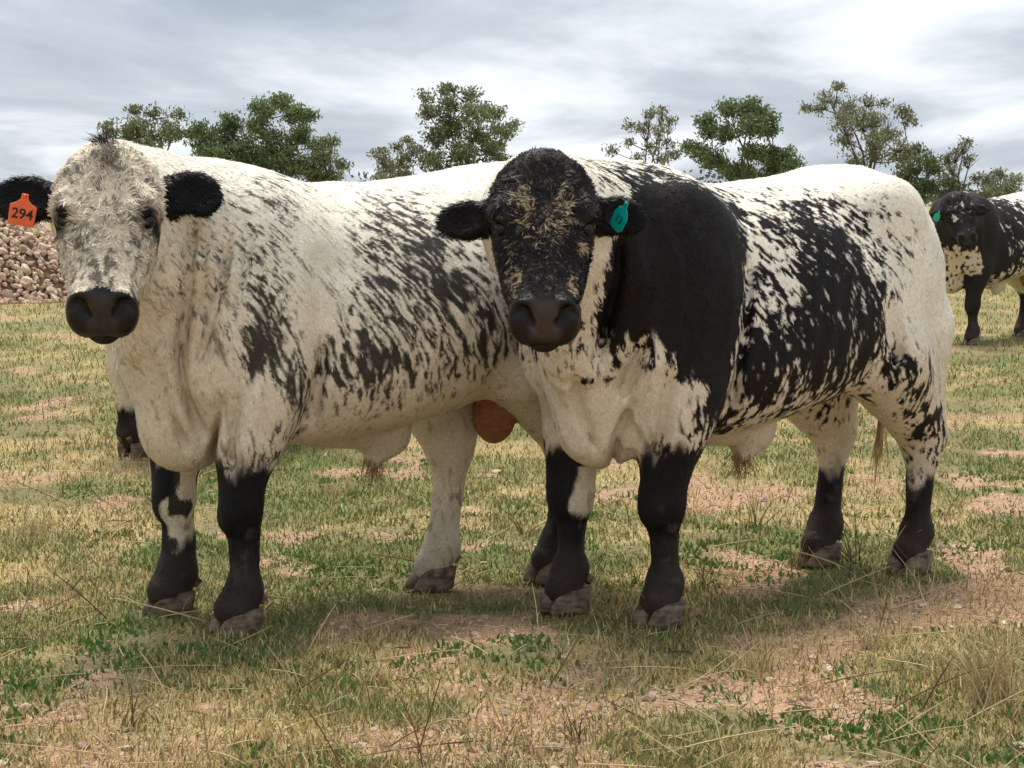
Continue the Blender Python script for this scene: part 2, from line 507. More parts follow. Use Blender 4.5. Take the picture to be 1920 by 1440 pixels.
def surface_nets(f, lo, hi, step, coarse=4, band=0.055):
    lo = np.asarray(lo, float); hi = np.asarray(hi, float)
    nc = np.ceil((hi - lo) / (step * coarse)).astype(int)
    n = nc * coarse
    ax = [lo[i] + np.arange(nc[i]) * step * coarse + step * coarse / 2 for i in range(3)]
    G = np.stack(np.meshgrid(*ax, indexing='ij'), -1).reshape(-1, 3)
    fc = f(G).reshape(nc)
    near = np.abs(fc) < band
    vals = np.where(fc > 0, np.float32(1), np.float32(-1))
    for i in range(3):
        vals = np.repeat(vals, coarse, axis=i); near = np.repeat(near, coarse, axis=i)
    idx = np.argwhere(near)
    P = lo + (idx + 0.5) * step
    out = np.empty(len(P), np.float32)
    for i in range(0, len(P), 400000):
        out[i:i + 400000] = f(P[i:i + 400000])
    vals[near] = out
    inside = vals < 0
    c = [inside[dx:n[0] - 1 + dx, dy:n[1] - 1 + dy, dz:n[2] - 1 + dz] for dx in (0, 1) for dy in (0, 1) for dz in (0, 1)]
    allin = c[0].copy(); anyin = c[0].copy()
    for k in c[1:]:
        allin &= k; anyin |= k
    act = np.argwhere(anyin & ~allin)
    vid = np.full(n - 1, -1, np.int32)
    vid[act[:, 0], act[:, 1], act[:, 2]] = np.arange(len(act))
    offs = [(dx, dy, dz) for dx in (0, 1) for dy in (0, 1) for dz in (0, 1)]
    cv = np.stack([vals[act[:, 0] + o[0], act[:, 1] + o[1], act[:, 2] + o[2]] for o in offs], 1)
    S = np.zeros((len(act), 3)); W = np.zeros(len(act))
    for i, a in enumerate(offs):
        for j, b in enumerate(offs):
            if j > i and sum(x != y for x, y in zip(a, b)) == 1:
                va, vb = cv[:, i], cv[:, j]
                m = (va < 0) != (vb < 0)
                t = np.where(m, va / np.where(m, va - vb, 1), 0)
                p = np.asarray(a) + t[:, None] * (np.asarray(b) - np.asarray(a))
                S += np.where(m[:, None], p, 0); W += m
    V = lo + (act + S / W[:, None] + 0.5) * step
    quads = []
    for axis in range(3):
        o1, o2 = [(1, 2), (2, 0), (0, 1)][axis]
        sl0 = [slice(None)] * 3; sl1 = [slice(None)] * 3
        sl0[axis] = slice(0, -1); sl1[axis] = slice(1, None)
        a = inside[tuple(sl0)]; b = inside[tuple(sl1)]
        e = np.argwhere(a != b)
        ok = (e[:, o1] > 0) & (e[:, o2] > 0) & (e[:, o1] < n[o1] - 1) & (e[:, o2] < n[o2] - 1)
        e = e[ok]
        d1 = np.zeros(3, int); d1[o1] = 1
        d2 = np.zeros(3, int); d2[o2] = 1
        def g(x): return vid[x[:, 0], x[:, 1], x[:, 2]]
        q = np.stack([g(e - d1 - d2), g(e - d2), g(e), g(e - d1)], 1)
        flip = ~a[e[:, 0], e[:, 1], e[:, 2]]
        q[flip] = q[flip][:, ::-1]
        quads.append(q)
    F = np.concatenate(quads)
    F = F[(F >= 0).all(1)]
    return V.astype(np.float32), F

def vnormals(V, F):
    a = V[F[:, 2]] - V[F[:, 0]]; b = V[F[:, 3]] - V[F[:, 1]]
    n = np.cross(a, b)
    N = np.zeros_like(V)
    for k in range(4):
        np.add.at(N, F[:, k], n)
    return N / (np.linalg.norm(N, axis=1)[:, None] + 1e-12), np.linalg.norm(n, axis=1) / 2

def smooth_mesh(V, F, it=2, lam=0.5):
    E = np.concatenate([F[:, [0, 1]], F[:, [1, 2]], F[:, [2, 3]], F[:, [3, 0]]])
    for _ in range(it):
        S = np.zeros_like(V); C = np.zeros(len(V), np.float32)
        np.add.at(S, E[:, 0], V[E[:, 1]]); np.add.at(C, E[:, 0], 1)
        V = V + lam * (S / np.maximum(C, 1)[:, None] - V)
    return V
# ------------------------------------------------------------------ coat patterns, all in the animal's own coordinates
CREAM = np.array([0.85, 0.79, 0.665]); TAN = np.array([0.50, 0.345, 0.18]); BLACK = np.array([0.007, 0.0065, 0.007]); GREY = np.array([0.36, 0.31, 0.25])

def cdf(n, s=0.15):
    return 1 / (1 + np.exp(-(n - 0.5) / s * 1.7))

def streaks(P, seed, fa=100.0, fl=19.0, fy=54.0, spot=0.22, fs=60.0):
    zc = np.maximum(P[:, 2] - 0.65, 0)
    c = P[:, 0] - (0.1 * P[:, 2] + 1.0 * zc * zc)
    wob = 0.10 * (vnoise(P * 5, seed + 1) - 0.5) + 0.03 * (vnoise(P * 17, seed + 8) - 0.5)
    Q = np.stack([(c + wob) * fa, P[:, 1] * fy, P[:, 2] * fl + 4.0 * vnoise(P * 20, seed + 5)], 1)
    n = 0.66 * vnoise(Q, seed) + 0.34 * vnoise(Q * 2.3 + 9.1, seed + 2)
    n = 0.5 + ((1 - spot) * (n - 0.5) + spot * (vnoise(P * np.array([fs, fs, fs * 0.6]), seed + 6) - 0.5) + 0.06 * (vnoise(P * 14, seed + 9) - 0.5)) * 1.12
    return cdf(n, 0.15)

def blobs(P, B):
    """B: (x,z,rx,rz,angle_deg,density,soft) ellipses on the side of the body"""
    D = np.zeros(len(P))
    w = 0.05 * (fbm(P * 9, 2, 5) - 0.5)
    for x, z, rx, rz, an, den, so in B:
        a = math.radians(an); c, s_ = math.cos(a), math.sin(a)
        dx, dz = P[:, 0] - x + w, P[:, 2] - z + w
        r = np.hypot((dx * c + dz * s_) / rx, (-dx * s_ + dz * c) / rz)
        D = np.maximum(D, den * sstep(1 + so, max(1 - so, 0.0), r))
    return D

def spots(P, S, sig=0.034):
    A = np.stack([P[:, 0], np.abs(P[:, 1]), P[:, 2]], 1)
    A = A + 0.03 * (np.stack([vnoise(P * 11, 91), vnoise(P * 11, 92), vnoise(P * 11, 93)], 1) - 0.5)
    D = np.zeros(len(P)); W = np.full(len(P), 1.2e-2)
    for x, y, z, v in S:
        w = np.exp(-((A[:, 0] - x) ** 2 + 0.9 * (A[:, 1] - y) ** 2 + (A[:, 2] - z) ** 2) / (2 * sig * sig))
        D += w * v; W += w
    return D / W

def flow_dir(b, P, N, ishead, isleg, isear):
    zc = np.maximum(P[:, 2] - 0.65, 0)
    fl = np.stack([-(0.12 + 2.0 * zc), np.zeros(len(P)), -np.ones(len(P))], 1)
    top = sstep(0.5, 0.9, N[:, 2])[:, None]
    fl = fl / np.linalg.norm(fl, axis=1)[:, None]
    fl = fl * (1 - top) + np.array([-1.0, 0, -0.1]) * top + np.stack([0 * P[:, 0], 0.5 * np.sign(P[:, 1]) * top[:, 0] * np.minimum(np.abs(P[:, 1]) * 8, 1), 0 * P[:, 0]], 1)
    fl[isleg] = (-0.15, 0, -1)
    q = b.headq(P)
    r = np.stack([q[:, 0], (q[:, 1] - 0.17) * 1.0, np.zeros(len(P))], 1)
    r = r / (np.linalg.norm(r, axis=1)[:, None] + 1e-4)
    side = sstep(0.0, -0.08, q[:, 2])[:, None]
    r = r * (1 - side) + np.array([0, 0.6, -0.8]) * side
    hf = r @ b.H.T
    fl = np.where(ishead[:, None], hf, fl)
    ef = (np.stack([np.sign(q[:, 0]), 0.25 + 0 * q[:, 0], -0.2 + 0 * q[:, 0]], 1)) @ b.H.T
    fl = np.where(isear[:, None], ef, fl)
    fl = fl - N * (fl * N).sum(1)[:, None]
    return fl / (np.linalg.norm(fl, axis=1)[:, None] + 1e-6)

def legs_black(P, b, tops, seed):
    """stocking of each leg: tops = heights of the black for fr, fl, hr, hl with uneven edge"""
    D = np.zeros(len(P))
    e = 0.10 * (vnoise(P * np.array([22, 22, 7]), seed + 31) - 0.5) + 0.05 * (vnoise(P * np.array([60, 60, 16]), seed + 32) - 0.5)
    for i, t in enumerate(tops):
        fx, fy = b.feet[i][:2]
        m = np.hypot(P[:, 0] - fx, (P[:, 1] - fy) * 1.0) < (0.24 if i < 2 else 0.30)
        m &= (np.sign(P[:, 1]) == np.sign(fy)) & (b.f_legs(P) < 0.03)
        D = np.maximum(D, m * sstep(t + 0.035, t - 0.02, P[:, 2] + e))
    return D

def base_cream(P, seed):
    n = fbm(P * 5, 3, seed + 40)
    low = np.maximum(sstep(1.0, 0.55, P[:, 2] + 0.3 * (n - 0.5)), 0.7 * sstep(0.62, 0.80, P[:, 0]) * sstep(1.35, 1.0, P[:, 2]))
    c = CREAM[None] * (1 - 0.45 * low[:, None]) + TAN[None] * 0.45 * low[:, None]  # tan below and on the chest: dirt, plus bounce and shade painted in
    return c * (0.90 + 0.2 * fbm(P * 14, 2, seed + 41))[:, None]

def finish(P, b, col, info):
    q, ishead, isear, isleg = info
    # dust and mud on the lower legs
    du = sstep(0.30, 0.08, P[:, 2] + 0.16 * (fbm(P * 16, 3, 61) - 0.5)) * 0.35
    du = np.maximum(du, 0.55 * sstep(0.66, 0.74, fbm(P * 30, 2, 62)) * sstep(0.45, 0.3, P[:, 2]))[:, None]
    col[:] = col * (1 - du) + np.array([0.085, 0.058, 0.040]) * du
    # muzzle skin, eyelids, scrotum
    mz = ishead & (q[:, 1] + 0.012 * np.cos(q[:, 0] * 40) > 0.468) & (q[:, 2] > -0.135)
    col[mz] = np.array([0.006, 0.005, 0.005]) * (0.8 + 0.5 * fbm(P[mz] * 60, 2, 3))[:, None]
    aq_ = np.stack([np.abs(q[:, 0]), q[:, 1], q[:, 2]], 1)
    nos = mz & (cone(aq_, (0.042, 0.532, 0.006), (0.068, 0.502, 0.038), 0.012, 0.017) < 0.005)
    pw = (mz * sstep(0.060, 0.036, np.abs(q[:, 0]) + 0.006 * vnoise(q * 60, 5)) * sstep(-0.06, -0.02, q[:, 2]) * sstep(0.470, 0.492, q[:, 1]))[:, None]
    col[:] = col * (1 - pw) + np.array(b.pad) * (0.7 + 0.6 * fbm(P * 90, 2, 9))[:, None] * pw
    col[nos] = 0.002  # shade of the nostril hollows painted in as near black
    sd = b.f_scrotum(P)
    sct = (sd < 0.007) & (P[:, 2] < 0.72 + 0.03 * vnoise(P * 20, 2))
    sc_col = np.array([0.30, 0.125, 0.060]) if b.scr > 0.9 else np.array([0.42, 0.28, 0.18])
    col[sct] = sc_col * (0.55 + 0.9 * fbm(P[sct] * np.array([60, 60, 140]), 3, 8))[:, None]
    return mz | sct, mz

def paint_a(b, P, N, info):
    q, ishead, isear, isleg = info
    col = base_cream(P, b.seed)
    D = spots(P, SPOTS_A)
    D = D * (1 - 0.28 * sstep(0.45, 0.6, P[:, 0]) * sstep(0.6, 0.4, D))
    fine = sstep(0.35, 0.6, P[:, 0])
    u = streaks(P, b.seed) * (1 - fine) + streaks(P, b.seed + 4, 125, 14, 70) * fine
    k = 0.94 * sstep(-0.22, 0.20, D - u)
    L = legs_black(P, b, (0.50, 0.50, -1, 0.33), b.seed)
    inner = (np.hypot(P[:, 0] - b.feet[0][0], P[:, 1] - b.feet[0][1]) < 0.16) * sstep(0.032, 0.05, P[:, 1] - b.feet[0][1] + 0.10 * (vnoise(P * 18, 77) - 0.5)) * sstep(0.20, 0.25, P[:, 2] + 0.05 * (vnoise(P * 25, 78) - 0.5))
    inner = inner * (1 - 0.95 * sstep(0.56, 0.60, vnoise(P * np.array([26, 26, 18]), 79)))
    k = np.maximum(k, L) * (1 - inner * (P[:, 2] < 0.55))
    # face: fine roan, darker round the eyes and on the bridge
    fh = 0.24 + 0.35 * sstep(0.10, 0.0, np.hypot(q[:, 0] * 1.2, q[:, 1] - 0.41)) + 0.75 * sstep(0.055, 0.015, np.hypot(np.abs(q[:, 0]) - 0.125, (q[:, 1] - 0.225) * 0.8)) \
        + 0.7 * sstep(0.06, 0.0, np.hypot(q[:, 0], q[:, 1] + 0.02)) + 0.25 * sstep(0.03, 0.0, np.abs(q[:, 0])) * (q[:, 1] < 0.15)
    un = cdf(0.6 * vnoise(q * np.array([70, 45, 60]), b.seed + 50) + 0.4 * vnoise(q * 150, b.seed + 51), 0.16)
    kf = sstep(-0.15, 0.2, fh - un) * 0.75
    col = np.where(ishead[:, None], np.array([0.72, 0.63, 0.49]) * (0.85 + 0.3 * vnoise(q * 30, 7))[:, None], col)
    eye = sstep(0.05, 0.02, np.hypot(np.abs(q[:, 0]) - 0.135, (q[:, 1] - 0.215) * 0.9))
    kf = np.maximum(kf, eye)
    k = np.where(ishead, kf, k)
    k = np.where(isear, 1.0, k)
    col = col * (1 - k[:, None]) + BLACK * k[:, None]
    bare, wet = finish(P, b, col, info)
    return col, bare, wet

def paint_b(b, P, N, info):
    q, ishead, isear, isleg = info
    col = base_cream(P, b.seed)
    D = spots(P, SPOTS_B)
    D = np.where(P[:, 0] < 0.41, np.minimum(D, 0.90), D)
    u = streaks(P, b.seed, 82, 15.5, 48, 0.34, 58.0)
    k = sstep(-0.10, 0.10, D - u)
    # white hairs mixed along the neck crest
    L = legs_black(P, b, (0.52, 0.52, 0.33, 0.33), b.seed)
    inner = (np.hypot(P[:, 0] - b.feet[0][0], P[:, 1] - b.feet[0][1]) < 0.16) * sstep(0.050, 0.060, P[:, 1] - b.feet[0][1] + 0.05 * (vnoise(P * 18, 77) - 0.5)) * sstep(0.30, 0.34, P[:, 2] + 0.05 * (vnoise(P * 25, 78) - 0.5))
    k = np.maximum(k, L) * (1 - inner * (P[:, 2] < 0.46))
    aq = np.abs(q[:, 0])
    wf = 0.40 * sstep(1.5, 0.4, np.hypot((aq - 0.060) / 0.032, (q[:, 1] - 0.155) / 0.085)) \
        + 0.30 * sstep(1.5, 0.4, np.hypot(q[:, 0] / 0.060, (q[:, 1] - 0.235) / 0.050)) \
        + 0.75 * sstep(1.2, 0.7, np.hypot((q[:, 0] - 0.112) / 0.018, (q[:, 1] - 0.275) / 0.025)) \
        + 0.6 * sstep(1.2, 0.6, np.hypot((q[:, 0] - 0.085) / 0.016, (q[:, 1] - 0.42) / 0.05)) \
        + 0.35 * sstep(1.2, 0.6, np.hypot((q[:, 0] + 0.09) / 0.025, (q[:, 1] - 0.36) / 0.09)) \
        + 0.8 * ((q[:, 2] < -0.10) & (q[:, 2] > -0.17) & (q[:, 0] > 0)) * sstep(0.16, 0.24, q[:, 1]) * sstep(0.46, 0.40, q[:, 1])
    un = cdf(0.5 * vnoise(q * np.array([85, 150, 60]), b.seed + 50) + 0.5 * vnoise(q * 220, b.seed + 51), 0.16)
    kf = 1 - sstep(-0.2, 0.25, wf - un)
    col = np.where(ishead[:, None], np.array([0.42, 0.33, 0.20]), col)
    k = np.where(ishead, kf, k)
    k = np.where(isear, 1.0, k)
    blk = np.array([0.0095, 0.0075, 0.0072]) * np.where(ishead, 1.3, 1.0)[:, None]
    col = col * (1 - k[:, None]) + blk * k[:, None]
    bare, wet = finish(P, b, col, info)
    return col, bare, wet

def paint_c(b, P, N, info):
    q, ishead, isear, isleg = info
    col = base_cream(P, b.seed)
    D = np.maximum(blobs(P, PAINT_C) * (0.78 + 0.22 * sstep(0.35, 0.6, P[:, 0])), 1.2 * sstep(0.6, 0.75, P[:, 0]) * sstep(0.78, 0.9, P[:, 2]))
    w = sstep(0.56, 0.70, P[:, 0]) * sstep(0.98, 0.80, P[:, 2] + 0.16 * (fbm(P * 12, 2, 66) - 0.5))
    D = D * (1 - w) + 0.26 * w
    col = col * (1 - 0.35 * w[:, None]) + TAN * 0.35 * w[:, None]
    u = streaks(P, b.seed, 22, 7, 16)
    k = sstep(-0.05, 0.05, D - u)
    k = np.maximum(k, legs_black(P, b, (0.3, 0.66, 0.4, 0.4), b.seed))
    wf = 0.6 * sstep(1.3, 0.6, np.hypot((q[:, 0] + 0.09) / 0.03, (q[:, 1] - 0.26) / 0.04)) + 0.2 * sstep(1.3, 0.6, np.hypot(q[:, 0] / 0.08, (q[:, 1] - 0.2) / 0.1))
    un = cdf(vnoise(q * 40, b.seed + 50), 0.2)
    k = np.where(ishead, 1 - sstep(-0.1, 0.1, wf - un), k)
    k = np.where(isear, 1.0, k)
    col = col * (1 - k[:, None]) + np.array([0.017, 0.013, 0.012]) * k[:, None]
    bare, wet = finish(P, b, col, info)
    return col, bare, wet

def paint_d(b, P, N, info):
    q, ishead, isear, isleg = info
    col = base_cream(P, b.seed)
    D = blobs(P, [(0.1, 0.9, 0.5, 0.3, 0, 0.6, 0.4)])
    k = sstep(-0.07, 0.07, D - streaks(P, b.seed))
    k = np.maximum(k, legs_black(P, b, (0.4, 0.4, 0.3, 0.28), b.seed))
    k = np.where(ishead | isear, 0.9, k)
    col = col * (1 - k[:, None]) + BLACK * k[:, None]
    bare, wet = finish(P, b, col, info)
    return col, bare, wet

SPOTS_A = np.array([float(v) for v in '''
0.64 0.23 1.33 0.1  0.55 0.23 1.33 0.4  0.42 0.15 1.34 0.3  0.13 0.01 1.34 0.03  -0.01 0.02 1.34 0.05  -0.07 0.07 1.34 0.05  -0.17 0.11 1.34 0.02  
-0.27 0.14 1.34 0  0.84 0.21 1.39 0  0.68 0.11 1.4 0  0.67 0.18 1.37 0.05  0.58 0.16 1.37 0.1  -0.32 0.08 1.37 0  0.68 0.25 1.3 0.25  0.58 0.27 1.3 0.45  
0.49 0.25 1.3 0.35  0.33 0.16 1.3 0.1  0.2 0.14 1.3 0.03  0.1 0.14 1.3 0.1  -0.01 0.15 1.3 0.15  -0.13 0.16 1.31 0.05  -0.24 0.19 1.31 0.02  
0.69 0.27 1.27 0.25  0.59 0.29 1.27 0.35  0.51 0.28 1.27 0.4  0.41 0.25 1.27 0.12  0.26 0.19 1.27 0.03  0.16 0.2 1.27 0.25  0.06 0.2 1.27 0.4  
-0.06 0.21 1.27 0.25  -0.18 0.21 1.27 0.1  0.77 0.29 1.21 0.2  0.69 0.29 1.21 0.3  0.61 0.31 1.21 0.4  0.54 0.32 1.21 0.3  0.45 0.3 1.21 0.1  
0.3 0.25 1.21 0.05  0.22 0.26 1.21 0.3  0.15 0.26 1.21 0.55  0.07 0.27 1.21 0.62  -0.04 0.28 1.21 0.45  -0.15 0.27 1.21 0.2  0.8 0.28 1.15 0.25  
0.71 0.3 1.15 0.3  0.62 0.33 1.15 0.3  0.55 0.34 1.15 0.3  0.47 0.33 1.15 0.1  0.33 0.29 1.14 0.06  0.25 0.29 1.14 0.3  0.18 0.3 1.14 0.62  0.09 0.32 1.14 0.75  
-0.01 0.32 1.14 0.7  -0.12 0.32 1.14 0.5  -0.24 0.3 1.14 0.15  0.82 0.28 1.09 0.3  0.72 0.29 1.09 0.25  0.65 0.33 1.09 0.3  0.62 0.34 1.09 0.7  
0.56 0.35 1.09 0.2  0.43 0.32 1.08 0.06  0.32 0.3 1.08 0.1  0.25 0.32 1.08 0.4  0.18 0.33 1.08 0.62  0.09 0.35 1.08 0.75  -0.01 0.35 1.08 0.75  
-0.11 0.35 1.07 0.6  -0.2 0.34 1.07 0.3  0.81 0.23 1.03 0.25  0.74 0.29 1.03 0.25  0.68 0.33 1.03 0.35  0.63 0.34 1.03 1  0.58 0.35 1.03 0.35  
0.48 0.35 1.02 0.1  0.36 0.33 1.02 0.1  0.28 0.34 1.02 0.4  0.2 0.35 1.02 0.6  0.1 0.36 1.01 0.7  0.01 0.37 1.01 0.75  -0.1 0.36 1.01 0.6  -0.21 0.35 1.01 0.4  
0.76 0.26 0.97 0.25  0.7 0.33 0.97 0.3  0.65 0.34 0.97 1.1  0.6 0.34 0.96 0.7  0.52 0.35 0.96 0.15  0.4 0.34 0.96 0.08  0.33 0.35 0.96 0.35  
0.26 0.35 0.95 0.55  0.15 0.37 0.95 0.65  0.03 0.38 0.95 0.7  -0.07 0.38 0.94 0.6  -0.18 0.36 0.94 0.5  0.77 0.28 0.91 0.15  0.71 0.33 0.91 0.25  
0.66 0.34 0.9 1.1  0.61 0.34 0.9 0.9  0.54 0.34 0.9 0.25  0.44 0.33 0.9 0.1  0.35 0.35 0.89 0.4  0.28 0.36 0.89 0.65  0.19 0.37 0.89 0.68  0.07 0.37 0.88 0.68  
-0.03 0.38 0.88 0.6  -0.14 0.37 0.88 0.5  -0.23 0.36 0.87 0.4  0.77 0.28 0.84 0.1  0.72 0.32 0.84 0.2  0.67 0.33 0.84 1.1  0.62 0.33 0.84 1  
0.55 0.34 0.84 0.35  0.44 0.32 0.83 0.12  0.37 0.35 0.83 0.5  0.3 0.36 0.83 0.7  0.26 0.36 0.83 0.75  0.17 0.37 0.82 0.62  0.07 0.37 0.82 0.55  
-0.05 0.37 0.81 0.5  -0.17 0.35 0.81 0.4  0.74 0.29 0.8 0.05  0.67 0.32 0.8 0.8  0.61 0.33 0.79 0.85  0.53 0.34 0.79 0.6  0.43 0.3 0.78 0.3  
0.37 0.34 0.78 0.55  0.3 0.35 0.78 0.7  0.26 0.36 0.78 0.7  0.17 0.36 0.77 0.5  0.07 0.37 0.77 0.45  -0.04 0.35 0.76 0.4  -0.17 0.33 0.76 0.25  
0.72 0.29 0.75 0  0.65 0.32 0.75 0.05  0.57 0.34 0.74 0.5  0.51 0.33 0.74 0.8  0.4 0.27 0.73 0.35  0.34 0.34 0.73 0.5  0.25 0.35 0.73 0.62  0.15 0.35 0.72 0.42  
0.05 0.34 0.72 0.3  -0.07 0.32 0.71 0.2  -0.2 0.3 0.7 0.05  0.67 0.29 0.7 0  0.62 0.32 0.7 0  0.55 0.33 0.7 0.35  0.48 0.3 0.69 0.75  0.4 0.27 0.68 0.1  
0.33 0.32 0.68 0.3  0.26 0.32 0.68 0.42  0.15 0.32 0.67 0.3  0.02 0.31 0.67 0.12  -0.14 0.26 0.65 0.02  0.68 0.24 0.65 0  0.63 0.31 0.65 0.1  
0.54 0.32 0.65 0.3  0.45 0.25 0.64 0.6  0.39 0.26 0.63 0  0.29 0.28 0.63 0.02  0.16 0.28 0.62 0.06  0.02 0.24 0.61 0  -0.29 0.02 0.57 0  0.68 0.27 0.61 0  
0.61 0.31 0.6 0.15  0.53 0.29 0.6 0.5  0.32 0.22 0.58 0  0.1 0.13 0.56 0  0.67 0.29 0.56 0.05  0.61 0.3 0.56 0.45  0.68 0.27 0.51 0.4  0.62 0.29 0.51 0.85  
0.9 0.13 0.78 0  0.93 0.06 0.78 0  0.79 0.13 0.77 0.05  0.79 0.25 0.78 0  0.84 0.09 0.65 0  0.77 0.12 0.65 0  0.72 0.2 0.65 0  0.78 0.08 0.53 0  
0.64 0.06 0.52 0  0.9 0.21 0.94 0.08  0.8 0.19 0.93 0.15  1.12 0.45 0.95 0  0.97 0.16 0.86 0  0.89 0.18 0.86 0.03  0.81 0.19 0.86 0.12  0.92 0.29 1.09 0.1  
0.86 0.27 1.09 0.2  0.88 0.29 1.17 0.15  '''.split()]).reshape(-1, 4)
